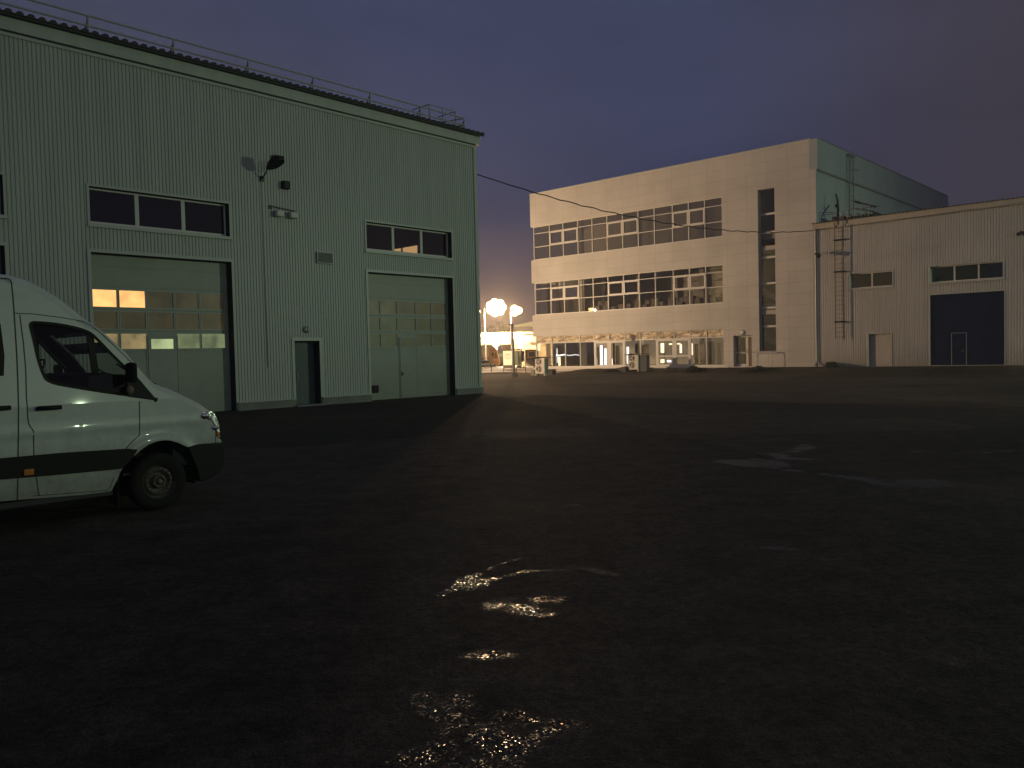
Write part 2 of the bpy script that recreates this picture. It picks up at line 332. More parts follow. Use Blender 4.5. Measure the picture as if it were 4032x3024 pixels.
# ------------------------------------------------------------------ mesh helpers
class MB:
    def __init__(s): s.v = []; s.f = []
    def quad(s, *p):
        i = len(s.v); s.v += [tuple(q) for q in p]; s.f.append(tuple(range(i, i+len(p)))); return s
    def box(s, x0, x1, y0, y1, z0, z1):
        i = len(s.v)
        s.v += [(x0, y0, z0), (x1, y0, z0), (x1, y1, z0), (x0, y1, z0), (x0, y0, z1), (x1, y0, z1), (x1, y1, z1), (x0, y1, z1)]
        for f in ((0, 3, 2, 1), (4, 5, 6, 7), (0, 1, 5, 4), (1, 2, 6, 5), (2, 3, 7, 6), (3, 0, 4, 7)): s.f.append(tuple(i+k for k in f))
        return s
    def tube(s, pts, r, n=8, caps=True, r1=None):
        pts = [Vector(p) for p in pts]; i0 = len(s.v); m = len(pts)
        for k, p in enumerate(pts):
            d = (pts[min(k+1, m-1)]-pts[max(k-1, 0)]).normalized()
            u = d.orthogonal().normalized() if abs(d.z) < .9 else Vector((1, 0, 0)); u = (u - d*u.dot(d)).normalized(); v = d.cross(u)
            rr = r if r1 is None else r+(r1-r)*k/(m-1)
            for j in range(n):
                a = 2*math.pi*j/n; s.v.append(tuple(p+u*rr*math.cos(a)+v*rr*math.sin(a)))
        for k in range(m-1):
            for j in range(n):
                a = i0+k*n+j; b_ = i0+k*n+(j+1) % n; s.f.append((a, b_, b_+n, a+n))
        if caps: s.f.append(tuple(i0+j for j in range(n))[::-1]); s.f.append(tuple(i0+(m-1)*n+j for j in range(n)))
        return s
    def prism(s, poly, y0, y1):     # poly in x,z
        i = len(s.v); n = len(poly)
        s.v += [(x, y0, z) for x, z in poly]+[(x, y1, z) for x, z in poly]
        s.f.append(tuple(range(i, i+n))); s.f.append(tuple(range(i+2*n-1, i+n-1, -1)))
        for k in range(n): s.f.append((i+k, i+(k+1) % n, i+n+(k+1) % n, i+n+k))
        return s
    def lathe(s, prof, c, axis='y', n=28):   # prof: (radius, along)
        i0 = len(s.v)
        for r, a in prof:
            for j in range(n):
                t = 2*math.pi*j/n; u, v = r*math.cos(t), r*math.sin(t)
                s.v.append({'y': (c[0]+u, c[1]+a, c[2]+v), 'z': (c[0]+u, c[1]+v, c[2]+a), 'x': (c[0]+a, c[1]+u, c[2]+v)}[axis])
        for k in range(len(prof)-1):
            for j in range(n):
                a = i0+k*n+j; b_ = i0+k*n+(j+1) % n; s.f.append((a, b_, b_+n, a+n))
        return s
    def ico(s, c, r, sub=2, jit=0, sq=(1, 1, 1)):
        bm = bmesh.new(); bmesh.ops.create_icosphere(bm, subdivisions=sub, radius=1)
        i = len(s.v)
        for v in bm.verts:
            k = r*(1+random.uniform(-jit, jit)); s.v.append((c[0]+v.co.x*k*sq[0], c[1]+v.co.y*k*sq[1], c[2]+v.co.z*k*sq[2]))
        bm.verts.ensure_lookup_table()
        for f in bm.faces: s.f.append(tuple(i+v.index for v in f.verts))
        bm.free(); return s
    def build(s, name, m, parent=None, smooth=False, bevel=0.0, label=None):
        me = bpy.data.meshes.new(name); me.from_pydata(s.v, [], s.f); me.update()
        bm = bmesh.new(); bm.from_mesh(me); bmesh.ops.recalc_face_normals(bm, faces=bm.faces)
        if bevel: bmesh.ops.bevel(bm, geom=list(bm.edges), offset=bevel, segments=2, affect='EDGES', profile=.6)
        bm.to_mesh(me); bm.free()
        if m: me.materials.append(MATS[m])
        if smooth:
            for p in me.polygons: p.use_smooth = True
        o = bpy.data.objects.new(name, me); COL.objects.link(o)
        if parent: o.parent = parent
        if smooth == 'auto':
            try: me.set_sharp_from_angle(angle=R(35))
            except Exception: pass
        if label: o['label'] = label
        return o
def thing(name, label, cat, loc=(0, 0, 0), rot=0.0, group=None):
    o = bpy.data.objects.new(name, None); COL.objects.link(o); o.location = loc; o.rotation_euler = (0, 0, rot)
    o.empty_display_size = .3; o['label'] = label; o['category'] = cat
    if group: o['group'] = group
    return o
def tag(o, label, cat, group=None):
    o['label'] = label; o['category'] = cat
    if group: o['group'] = group
    return o
def struct(o, kind='structure'): o['kind'] = kind; return o
def copy_tree(o, parent=None):
    c = o.copy(); COL.objects.link(c); c.parent = parent
    for ch in [k for k in bpy.data.objects if k.parent == o]: copy_tree(ch, c)
    return c

def corrugated(mb, x0, x1, z0, z1, holes, pitch, dep):
    xs = []; k = math.floor(x0/pitch)
    def yat(x):
        u = (x/pitch) % 1.0
        if u < .12: return -dep*(u/.12)
        if u < .5: return -dep
        if u < .62: return -dep*(1-(u-.5)/.12)
        return 0.0
    while k*pitch < x1+pitch:
        for u in (0, .12, .5, .62):
            x = (k+u)*pitch
            if x0 < x < x1: xs.append(x)
        k += 1
    for h in holes: xs += [h[0], h[1]]
    xs = sorted(set([x0, x1]+[x for x in xs if x0 <= x <= x1]))
    for a, b in zip(xs, xs[1:]):
        if b-a < 1e-5: continue
        m = (a+b)/2; cuts = sorted((h[2], h[3]) for h in holes if h[0] < m < h[1]); z = z0
        for c0, c1 in cuts+[(z1, z1)]:
            if c0 > z+1e-4: mb.quad((a, yat(a), z), (b, yat(b), z), (b, yat(b), c0), (a, yat(a), c0))
            z = max(z, c1)
    return mb
def flatwall(mb, x0, x1, z0, z1, holes, y=0.0):
    xs = sorted(set([x0, x1]+[min(max(v, x0), x1) for h in holes for v in h[:2]]))
    for a, b in zip(xs, xs[1:]):
        m = (a+b)/2; z = z0
        for c0, c1 in sorted((h[2], h[3]) for h in holes if h[0] < m < h[1])+[(z1, z1)]:
            if c0 > z+1e-4: mb.quad((a, y, z), (b, y, z), (b, y, c0), (a, y, c0))
            z = max(z, c1)
    return mb
def reveals(mb, h, y0, y1, bottom=True):
    x0, x1, z0, z1 = h
    mb.quad((x0, y0, z0), (x0, y1, z0), (x0, y1, z1), (x0, y0, z1)); mb.quad((x1, y0, z0), (x1, y1, z0), (x1, y1, z1), (x1, y0, z1))
    mb.quad((x0, y0, z1), (x1, y0, z1), (x1, y1, z1), (x0, y1, z1))
    if bottom: mb.quad((x0, y0, z0), (x1, y0, z0), (x1, y1, z0), (x0, y1, z0))
    return mb
def surround(mb, h, w_, y0, y1, bottom=True, e=.0):      # flat trim strips round an opening, butted end to end
    x0, x1, z0, z1 = h
    mb.box(x0-w_, x0, y0, y1, z0, z1); mb.box(x1, x1+w_, y0, y1, z0, z1)
    mb.box(x0-w_-e, x1+w_+e, y0-.004, y1, z1, z1+w_)
    if bottom: mb.box(x0-w_-e, x1+w_+e, y0-.02, y1, z0-w_, z0)
    return mb
def light(name, kind, loc, energy, color, radius=.2, parent=None, aim=None, cone=120, blend=.5):
    ld = bpy.data.lights.new(name, kind); ld.energy = energy; ld.color = color; ld.shadow_soft_size = radius
    o = bpy.data.objects.new(name, ld); COL.objects.link(o)
    if kind == 'SPOT': ld.spot_size = R(cone); ld.spot_blend = blend
    o.location = loc
    if aim is not None: o.rotation_euler = (Vector(aim)-Vector(loc)).to_track_quat('-Z', 'Y').to_euler()
    if parent: o.parent = parent; o.matrix_parent_inverse = parent.matrix_world.inverted()
    return o

# ================================================================== GROUND
WET = []
def ground_patch(kind, pts): WET.append((kind, [on_ground(*p) for p in pts]))
def build_ground():
    import numpy as np
    def axis(segs, lo, hi):
        v = []
        for c0, c1, st in segs: v += list(np.arange(c0, c1-1e-6, st))
        v.append(segs[-1][1]); a = v[0]; s = 2
        while a-s > lo: a -= s; v.append(a); s *= 1.5
        v.append(lo); a = segs[-1][1]; s = 2
        while a+s < hi: a += s; v.append(a); s *= 1.5
        v.append(hi); return sorted(set(round(float(q), 5) for q in v))
    xs = axis([(-30, -2.1, .9), (-2.1, 12, .075), (12, 60, .8)], -900, 900); ys = axis([(-5, 2.6, .76), (2.6, 7, .055), (7, 19.5, .11), (19.5, 110, .8)], -60, 2400)
    n = len(xs); v = [(x, y, ground_z(x, y)) for y in ys for x in xs]
    f = [(j*n+i, j*n+i+1, (j+1)*n+i+1, (j+1)*n+i) for j in range(len(ys)-1) for i in range(n-1)]
    me = bpy.data.meshes.new('ground'); me.from_pydata(v, [], f); me.materials.append(MATS['asphalt'])
    me.polygons.foreach_set('use_smooth', [True]*len(f))
    V2 = np.array(v)[:, :2]
    for kind in ('puddle', 'grit_fine', 'grit_coarse'):
        val = np.zeros(len(v))
        for k, P in WET:
            if k != kind: continue
            Q = np.array([(p.x, p.y) for p in P]); m0 = Q.min(0)-.1; m1 = Q.max(0)+.1
            idx = np.where((V2 > m0).all(1) & (V2 < m1).all(1))[0]; p = V2[idx]; ins = np.zeros(len(idx), bool); d2 = np.full(len(idx), 1e9)
            for a_, b_ in zip(Q, np.roll(Q, -1, 0)):
                c = (a_[1] > p[:, 1]) != (b_[1] > p[:, 1]); dy = b_[1]-a_[1]
                ins ^= c & (p[:, 0] < (b_[0]-a_[0])*(p[:, 1]-a_[1])/(dy if abs(dy) > 1e-9 else 1e-9)+a_[0])
                ab = b_-a_; t = np.clip(((p-a_)@ab)/max(1e-9, ab@ab), 0, 1); d2 = np.minimum(d2, ((p-a_-t[:, None]*ab)**2).sum(1))
            soft = (.025 if kind != 'grit_fine' else .009)*np.hypot(*Q.mean(0))+.03
            val[idx] = np.maximum(val[idx], np.where(ins, np.clip(.35+np.sqrt(d2)/soft, 0, 1), np.clip(.35-np.sqrt(d2)/soft, 0, 1)))
        at = me.attributes.new(kind, 'FLOAT', 'POINT'); at.data.foreach_set('value', val)
    o = bpy.data.objects.new('ground', me); COL.objects.link(o); struct(o)
def Z1(L_): return [(1850+x/1.0137, 1500+y/1.0137) for x, y in L_]
def Z2(L_): return [(1400+x/1.7015, 2100+y/1.7015) for x, y in L_]
ground_patch('puddle', Z1([(910, 320), (1110, 305), (1200, 310), (1120, 290), (1260, 277), (1275, 255), (1350, 250), (1410, 260), (1400, 272), (1290, 290), (1300, 303), (1440, 308), (1440, 314), (1300, 318), (1310, 332), (1280, 350), (1450, 370), (1650, 385), (1900, 390), (1980, 412), (1900, 432), (1650, 425), (1500, 395), (1330, 372), (1180, 352), (1040, 340)]))
ground_patch('puddle', Z1([(1115, 235), (1210, 231), (1330, 212), (1325, 218), (1215, 242), (1120, 240)]))
ground_patch('puddle', Z1([(330, 515), (400, 486), (480, 494), (475, 499), (400, 500), (356, 515), (440, 543), (620, 570), (760, 597), (755, 606), (620, 585), (540, 572), (420, 551)]))
ground_patch('puddle', Z1([(1070, 660), (1240, 656), (1380, 672), (1300, 686), (1100, 669)]))
ground_patch('puddle', Z1([(1640, 320), (1820, 329), (1830, 336), (1655, 329)]))
ground_patch('puddle', Z1([(1720, 275), (1800, 272), (1820, 286), (1740, 284)]))
ground_patch('puddle', Z1([(1900, 290), (2060, 280), (2200, 272), (2200, 280), (2060, 295), (1930, 296)]))
ground_patch('puddle', Z2([(1440, 215), (1600, 205), (1760, 250), (1850, 292), (1720, 300), (1560, 275), (1420, 240)]))
ground_patch('puddle', Z2([(640, 840), (760, 835), (820, 860), (700, 866)]))
ground_patch('grit_fine', Z2([(500, 415), (690, 290), (860, 238), (960, 190), (1120, 150), (1125, 172), (1000, 212), (900, 262), (840, 300), (950, 285), (1080, 248), (1250, 232), (1430, 236), (1560, 262), (1400, 256), (1200, 262), (1100, 278), (960, 320), (860, 385), (700, 392), (560, 440)]))
ground_patch('grit_coarse', Z2([(700, 480), (880, 420), (1080, 402), (1360, 396), (1520, 380), (1510, 480), (1400, 560), (1280, 590), (1150, 612), (1000, 590), (860, 545)]))
ground_patch('grit_fine', Z2([(640, 850), (780, 760), (950, 770), (1200, 815), (1100, 838), (860, 862)]))
ground_patch('grit_coarse', Z2([(180, 1050), (440, 985), (720, 1050), (960, 1085), (1180, 1180), (1420, 1230), (1700, 1190), (1760, 1260), (1560, 1390), (1320, 1400), (1240, 1480), (1260, 1640), (100, 1640), (130, 1480), (330, 1420), (420, 1260)]))
build_ground()

# ================================================================== WORKSHOP (left building)
def build_workshop():
    F, X, Z = FA.F, FA.X, FA.Z
    T = thing('workshop_building', 'tall green-lit corrugated metal workshop hall with tall sectional gates and dark roof edge', 'workshop',
              FA.W(0, 0, 0), FA.rot)
    xr = X(1873, 700); xl = -24.0; top = Z(1868, 575)
    def hole(tl, br): x0, z1 = F(*tl); x1, z0 = F(*br); return (x0, x1, z0, z1)
    w1 = hole((347.5, 730), (903, 932)); w2 = hole((1438.7, 874), (1777.5, 1018))
    zt = (w1[3]+w2[3])/2; zb = (w1[2]+w2[2])/2; w1 = (w1[0], w1[1], zb, zt); w2 = (w2[0], w2[1], zb, zt)
    gt = F(909, 1032)[1]
    g1 = (X(355, 994), X(909, 1032), 0.02, gt); g2 = (X(1445.8, 1075.6), X(1779.5, 1097), 0.02, gt)
    g0 = (X(20, 1050)-4.6, X(20, 1050), .02, gt); w0 = (X(13, 800)-4.55, X(13, 800), zb, zt)
    dh = (X(1156.3, 1342.3), X(1255, 1342.3), 0.06, Z(1200, 1342))
    pl = Z(935.6, 1583.5)
    mb = corrugated(MB(), xl, xr, pl, top, [w0, w1, w2, g0, g1, g2, dh], .115, .022)
    wall = mb.build('wall', 'cladding_metal', T)
    mb = MB(); flatwall(mb, -20, 20, 0, 1, [])
    # side and back walls, hall inside
    mb = MB(); D = 20.0
    mb.quad((xr, 0, 0), (xr, D, 0), (xr, D, top+2.0), (xr, 0, top)); mb.quad((xl, 0, 0), (xl, D, 0), (xl, D, top+2), (xl, 0, top))
    mb.quad((xl, D, 0), (xr, D, 0), (xr, D, top+2), (xl, D, top+2)); mb.build('end_wall', 'cladding_metal', T)
    mb = MB(); mb.quad((xl+.1, .75, .03), (xr-.1, .75, .03), (xr-.1, 14, .03), (xl+.1, 14, .03)); mb.quad((xl+.1, 14, .03), (xr-.1, 14, .03), (xr-.1, 14, top-.3), (xl+.1, 14, top-.3))
    mb.quad((xl+.1, .5, top-.3), (xr-.1, .5, top-.3), (xr-.1, 14, top-.3), (xl+.1, 14, top-.3)); mb.quad((xr-.1, .5, .03), (xr-.1, 14, .03), (xr-.1, 14, top-.3), (xr-.1, .5, top-.3))
    mb.quad((xl+.1, .5, .03), (xl+.1, 14, .03), (xl+.1, 14, top-.3), (xl+.1, .5, top-.3)); mb.build('hall_interior', 'interior_dark', T)
    mb = MB()
    for k in range(5):
        y = 1.2+k*2.6; mb.box(xl+.2, xr-.2, y, y+.12, top-.7, top-.55); mb.box(xl+.2, xr-.2, y, y+.12, top-1.7, top-1.6)
        x = xl+.5
        while x < xr-1.2: mb.tube([(x, y+.06, top-1.65), (x+.6, y+.06, top-.62), (x+1.2, y+.06, top-1.65)], .03, 5); x += 1.2
    mb.build('roof_truss', 'rusty_steel', T)
    # plinth with its sheet-metal drip
    mb = MB(); segs = []; x = xl
    for g in sorted([g0, g1, g2, dh]):
        if g[0]-.03 > x: segs.append((x, g[0]-.03))
        x = g[1]+.03
    segs.append((x, xr+.06))
    for a, b in segs: MB().box(a, b, -.10, .2, -.35, pl-.03).build('plinth', 'plinth_concrete', T, bevel=.012)
    mb = MB()
    for a, b in segs: MB().box(a, b, -.13, .0, pl-.028, pl-.002).build('drip_trim', 'trim_metal', T)
    # corner trims
    mb = MB(); mb.box(xr-.16, xr+.02, -.055, -.03, pl, top); mb.box(xr-.002, xr+.02, -.0295, .16, pl, top); mb.build('corner_trim', 'trim_metal', T)
    # roof edge: gutter trim, shadow gap, fascia, corrugated roof sheets
    ex = X(1885, 560)
    mb = MB(); mb.box(xl, xr+.06, -.075, .05, top-.09, top); mb.build('lower_eaves_trim', 'trim_metal', T)
    mb = MB(); mb.box(xl, xr+.02, -.05, .1, top, top+.05); mb.build('eaves_gap', 'plain_dark', T)
    mb = MB(); mb.box(xl, xr+.20, -.13, .1, top+.05, top+.47); mb.build('fascia', 'cladding_metal', T, bevel=.008)
    mb = MB(); p = .29; x = xl; prof = [(0, 0), (.06, .085), (.15, .085), (.21, 0)]
    pts = []
    while x < xr+.36:
        pts += [(x+a, b) for a, b in prof]; x += p
    for (a, za), (b, zb_) in zip(pts, pts[1:]):
        mb.quad((a, -.36, top+.49+za), (b, -.36, top+.49+zb_), (b, D+.2, top+2.7+zb_), (a, D+.2, top+2.7+za))
        mb.quad((a, -.36, top+.47+za), (b, -.36, top+.47+zb_), (b, -.36, top+.49+zb_), (a, -.36, top+.49+za))
        mb.quad((a, -.30, top+.40), (b, -.30, top+.40), (b, -.30, top+.49+zb_), (a, -.30, top+.49+za)); mb.quad((a, -.355, top+.46), (b, -.355, top+.46), (b, -.355, top+.49+zb_), (a, -.355, top+.49+za))
    mb.quad((xl, -.35, top+.47), (xr+.3, -.35, top+.47), (xr+.3, D, top+2.68), (xl, D, top+2.68))
    mb.build('roof', 'dark_roof', T)
    # roof railing: posts, two rails, turned end
    yb = -.12; zr = lambda y: top+.49+2.2*(y+.36)/(D+.56)
    tz = Z(346, 62, yb); base = zr(yb)
    mb = MB(); PX = [-20, 346, 680, 972, 1225, 1449, 1646]
    xs = [X(p_, 100, yb) for p_ in PX[1:]]; st = (xs[-1]-xs[0])/5; xs = [xs[0]-st*k for k in range(7, 0, -1)]+xs
    xe = X(1827, 473, yb)
    for x in xs+[xe]:
        mb = MB(); mb.tube([(x, yb, base-.02), (x, yb, tz)], .032, 6)
        mb.tube([(x, yb+.42, base+.02), (x, yb, base+.45)], .022, 5); mb.build('railing_post', 'railing_steel', T)
    mb = MB()
    for z in (tz, base+(tz-base)*.45):
        mb.tube([(xs[0], yb, z), (xe, yb, z), (xe, yb+2.2, z+.2)], .03, 6)
    mb.tube([(xe, yb+2.2, base), (xe, yb+2.2, tz+.2)], .024, 6)
    mb.build('railing', 'railing_steel', T)
    ya = .45; mb = MB(); xa, xb_, xc = X(1690, 420, ya), X(1743, 440, ya), X(1793, 450, ya); za = Z(1690, 411, ya)
    for x in (xa, xb_, xc): mb.tube([(x, ya, zr(ya)-.1), (x, ya, za)], .024, 6)
    for z in (za, za-.5, za-1.0): mb.tube([(xa, ya, z), (xc, ya, z)], .022, 6)
    mb.tube([(xa, ya, za), (xa, ya+1.1, za)], .02, 6); mb.tube([(xc, ya, za), (xc, ya+1.1, za)], .02, 6)
    mb.box(xc-.15, xc+.55, yb+.5, yb+1.7, base+.32, base+.40)
    mb.build('roof_hatch_guard', 'railing_steel', T)
    # windows over the gates
    def window(h, nm=3):
        x0, x1, z0, z1 = h; y = .20
        rr_ = MB(); reveals(rr_, h, -.02, y+.06); rv = MB(); surround(rv, h, .075, -.05, -.031); rv.box(x0-.12, x1+.12, -.09, -.05, z0-.10, z0-.078)
        wn = rv.build('window', 'trim_metal', T); rr_.build('reveal', 'dark_reveal', wn)
        fr = MB(); fr.box(x0, x1, y, y+.06, z0, z0+.11); fr.box(x0, x1, y, y+.06, z1-.06, z1); fr.box(x0, x0+.07, y, y+.06, z0+.11, z1-.06); fr.box(x1-.07, x1, y, y+.06, z0+.11, z1-.06)
        W_ = x1-x0
        for k in range(1, nm): xm = x0+W_*k/nm; fr.box(xm-.065, xm+.065, y, y+.06, z0+.11, z1-.06)
        fr.build('frame', 'white_frame', wn, bevel=.006)
        for k in range(nm):
            g = MB(); g.box(x0+W_*k/nm+.06, x0+W_*(k+1)/nm-.06, y+.025, y+.032, z0+.10, z1-.05); g.build('pane', 'window_glass_dark' if h is not w2 else 'window_glass_clear', wn)
    for h in (w0, w1, w2): window(h)
    # gates
    def gate(h, cols, rows, wk, lit, wk_top, label=None):
        x0, x1, z0, z1 = h; y = .30
        rr_ = MB(); reveals(rr_, h, -.02, y+.02, False); rv = MB(); surround(rv, h, .10, -.05, -.031, False)
        gt_ = rv.build('gate', 'trim_metal', T, label=label); rr_.build('reveal', 'dark_reveal', gt_)
        # sectional leaf: horizontal sections with fine grooves
        lf = MB(); edges = [0.0, .62, 1.25, rows[2][0]-.09, rows[1][0]-.07, rows[0][0]-.09, rows[0][1]+.10, rows[0][1]+.72, z1]
        xa, xb2 = wk
        holes = [(a, b, r0, r1) for k, (r0, r1) in enumerate(rows) for j, (a, b) in enumerate(cols) if not (k == 2 and j == 2)]
        for e0, e1 in zip(edges, edges[1:]):
            flatwall(lf, x0, x1, e0+.012, e1-.012, [q for q in holes if q[2] >= e0 and q[3] <= e1+.02], y)
            lf.quad((x0, y+.02, e1-.012), (x1, y+.02, e1-.012), (x1, y+.02, e1+.012), (x0, y+.02, e1+.012))
        lf.quad((x0, y+.05, 0), (x1, y+.05, 0), (x1, y+.05, .01), (x0, y+.05, .01))
        lf.build('gate_leaf', 'gate_panel', gt_)
        rb = MB()
        for z in [k*.155+.16 for k in range(int((rows[2][0]-.1)/.155)-1)]: rb.box(x0, x1, y-.004, y-.001, z, z+.02)
        rb.build('section_rib', 'gate_panel', gt_)
        for k, (r0, r1) in enumerate(rows):
            for j, (a, b) in enumerate(cols):
                if k == 2 and j == 2: continue
                g = MB(); g.box(a, b, y+.02, y+.03, r0, r1); g.build('pane', lit[k][j], gt_)
        fr = MB()
        for k, (r0, r1) in enumerate(rows):
            for j, (a, b) in enumerate(cols):
                if k == 2 and j == 2: continue
                s_ = .02; fr.box(a, b, y-.012, y, r1, r1+s_); fr.box(a, b, y-.012, y, r0-s_, r0); fr.box(a-s_, a, y-.012, y, r0-s_, r1+s_); fr.box(b, b+s_, y-.012, y, r0-s_, r1+s_)
        fr.build('pane_frame', 'trim_metal', gt_)
        # wicket door in the leaf
        wd = MB(); zt_ = wk_top; wz0, wz1 = rows[2][0]-.02, rows[2][1]-.16
        wd.box(xa-.035, xa, y-.02, y-.002, .02, zt_); wd.box(xb2, xb2+.035, y-.02, y-.002, .02, zt_); wd.box(xa-.035, xb2+.035, y-.02, y-.002, zt_, zt_+.04)
        wd.box(xa+.02, xb2-.02, y-.030, y-.008, .05, wz0); wd.box(xa+.02, xb2-.02, y-.030, y-.008, wz1, zt_-.015)
        wd.box(xa+.02, xa+.12, y-.030, y-.008, wz0, wz1); wd.box(xb2-.12, xb2-.02, y-.030, y-.008, wz0, wz1)
        wd.box(xa+.12, xb2-.12, y-.016, y-.010, wz0, wz1)
        wo = wd.build('wicket_door', 'gate_panel', gt_)
        g = MB(); g.box(xa+.13, xb2-.13, y-.024, y-.017, wz0+.01, wz1-.01); g.build('wicket_pane', lit[2][2], gt_)
        hd = MB(); hd.tube([(xa+.09, y-.035, 1.05), (xa+.09, y-.075, 1.05), (xa+.21, y-.075, 1.05)], .012, 6); hd.box(xa+.06, xa+.12, y-.038, y-.030, .93, 1.12); hd.build('handle', 'black_plastic', gt_)
    yg = .30
    ROW = lambda pts: [(FA.Z(x, b, yg), FA.Z(x, t, yg)) for x, t, b in pts]
    c1 = [(X(a, 1200, yg), X(b, 1200, yg)) for a, b in ((361, 459.5), (471, 571.6), (583, 683), (692, 782), (790, 872))]
    c1[0] = (g1[0]+.10, c1[0][1]); c1[4] = (c1[4][0], g1[1]-.16)
    gate(g1, c1, ROW([(465, 1143, 1209), (465, 1227, 1295), (465, 1314, 1374)]), (X(583, 1450, yg), X(700, 1450, yg)),
         [['pane_lit', 'pane_lit', 'pane_dim', 'pane_dim', 'pane_dim'], ['pane_dim']*5, ['pane_mid', 'pane_mid', 'pane_pale', 'pane_mid_green', 'pane_mid_green']], Z(640, 1327, yg),
         'tall sectional gate with two glowing orange panes')
    c2 = [(X(a, 1250, yg), X(b, 1250, yg)) for a, b in ((1452, 1495.6), (1500, 1562), (1567.8, 1635.7), (1641, 1696), (1700.7, 1746))]
    c2[0] = (g2[0]+.10, c2[0][1]); c2[4] = (c2[4][0], g2[1]-.16)
    gate(g2, c2, ROW([(1531, 1186, 1236), (1531, 1252, 1301), (1531, 1314, 1365)]), (X(1574, 1450, yg), X(1641, 1450, yg)),
         [['pane_dim']*5, ['pane_dim_green']*5, ['pane_dim_green']*5], Z(1600, 1331, yg), 'tall sectional gate with dim panes')
    c0 = [(a-(g1[0]-g0[0]), b-(g1[0]-g0[0])) for a, b in c1]
    gate(g0, c0, ROW([(465, 1143, 1209), (465, 1227, 1295), (465, 1314, 1374)]), (g0[0]+1.8, g0[0]+2.7), [['pane_dim']*5]*3, 2.6)
    # black plate low on the right gate
    mb = MB(); a, z1_ = F(1468.6, 1518, yg-.06); b, z0_ = F(1491.8, 1546, yg-.06); mb.box(a, b, yg-.07, yg-.005, z0_, z1_); mb.build('black_plate', 'black_plastic', T, bevel=.01)
    # personnel door
    rr_ = MB(); reveals(rr_, dh, -.02, .42, False); mb = MB(); surround(mb, dh, .11, -.05, -.031, False)
    do = mb.build('door', 'trim_metal', T); rr_.build('reveal', 'dark_reveal', do)
    mb = MB(); mb.box(dh[0], dh[1], .36, .40, .03, dh[3]); mb.box(dh[0]+.08, dh[1]-.06, .345, .36, .12, dh[3]-.08); mb.build('door_leaf', 'dark_door', do, bevel=.006)
    mb = MB(); hx = dh[0]+.30; mb.tube([(hx, .34, .95), (hx, .28, .95), (hx, .28, 1.27), (hx, .34, 1.27)], .014, 6); mb.build('handle', 'galvanised', do)
    mb = MB(); mb.box(dh[0]-.1, dh[1]+.1, -.3, .34, -.2, .05); mb.build('door_step', 'plinth_concrete', T, bevel=.015)
    # vent grille
    mb = MB(); a, z1_ = F(1242.7, 991); b, z0_ = F(1307, 1041)
    mb.box(a, b, -.10, -.031, z1_-.03, z1_); mb.box(a, b, -.10, -.031, z0_, z0_+.03); mb.box(a, a+.03, -.10, -.031, z0_+.03, z1_-.03); mb.box(b-.03, b, -.10, -.031, z0_+.03, z1_-.03)
    k = 0; z = z0_+.05
    while z < z1_-.05: mb.quad((a+.03, -.04, z+.035), (b-.03, -.04, z+.035), (b-.03, -.095, z), (a+.03, -.095, z)); z += .052
    mb.build('vent_grille', 'cladding_metal', T)
    # conduit and seams
    mb = MB(); x, z1_ = F(1028, 705); mb.tube([(x, -.05, z1_), (x+.02, -.05, Z(1059, 1446))], .016, 6); mb.build('conduit', 'trim_metal', T)
    # light inside the hall, seen through the gate and window glass
    mb = MB(); yy = 9.0
    for q in (((1586, 976), (1643, 966), (1643, 998), (1586, 991)), ((1552, 981), (1579, 978), (1579, 990), (1552, 988))):
        P4 = []
        for px, py in q:
            r_ = ray(px, py); v_ = r_*((xr-.13+FA.s0)/r_.dot(aA)); P4.append((xr-.13, -v_.dot(nA)-FA.d, v_.z+EYE))
        mb.quad(*P4)
    mb.build('lit_inner_window', 'lit_inner_window', T)
    light('hall_lamp', 'POINT', (6.5, 6.0, 5.0), 55, (1, .62, .36), .2, T)
    # ---- things mounted on the wall
    x, z = F(1028, 705); hx, hz = F(1078, 660, -.75)
    L_ = thing('wall_floodlight', 'dark floodlight on a bracket arm high on the corrugated wall, with its shadow beside it', 'floodlight', FA.W(x, 0, z), FA.rot)
    mb = MB(); mb.box(-.07, .07, -.06, -.03, -.1, .1); mb.tube([(0, -.05, 0), (.0, -.35, .18), (.0, -.55, .42)], .025, 8); mb.build('bracket', 'black_plastic', L_)
    mb = MB(); pr = [(-.30, .20), (.10, .50), (.36, .44), (.33, .24), (-.10, .10)]
    mb2 = []
    hd = MB()
    c_ = [(-.02, -.48, .20), (.32, -.48, .42), (.50, -.56, .58), (.30, -.60, .62), (.0, -.56, .44)]
    # tapered housing: reflector box swept along the arm
    st_ = [((-.02, -.50, .28), .09), ((.06, -.62, .38), .19), ((.12, -.80, .50), .23), ((.15, -.98, .56), .21), ((.17, -1.08, .58), .11)]
    rings = []
    for (cx_, cy_, cz_), r_ in st_:
        i = len(hd.v); hd.v += [(cx_-r_, cy_, cz_-r_*.62), (cx_+r_, cy_, cz_-r_*.5), (cx_+r_*.9, cy_, cz_+r_*.62), (cx_-r_*.8, cy_, cz_+r_*.5)]; rings.append(i)
    for a, b in zip(rings, rings[1:]):
        for k in range(4): hd.f.append((a+k, a+(k+1) % 4, b+(k+1) % 4, b+k))
    hd.f.append((rings[0], rings[0]+1, rings[0]+2, rings[0]+3)); hd.f.append((rings[-1], rings[-1]+1, rings[-1]+2, rings[-1]+3))
    hd.build('lamp_head', 'black_plastic', L_, bevel=.02)
    mb = MB()
    for k in range(4): mb.box(-.02+k*.06, 0+k*.06, -.95, -.66, .62-.0*k, .70)
    mb.build('cooling_fin', 'galvanised', L_)
    a, z1_ = F(1105, 713); b, z0_ = F(1132.6, 748.5)
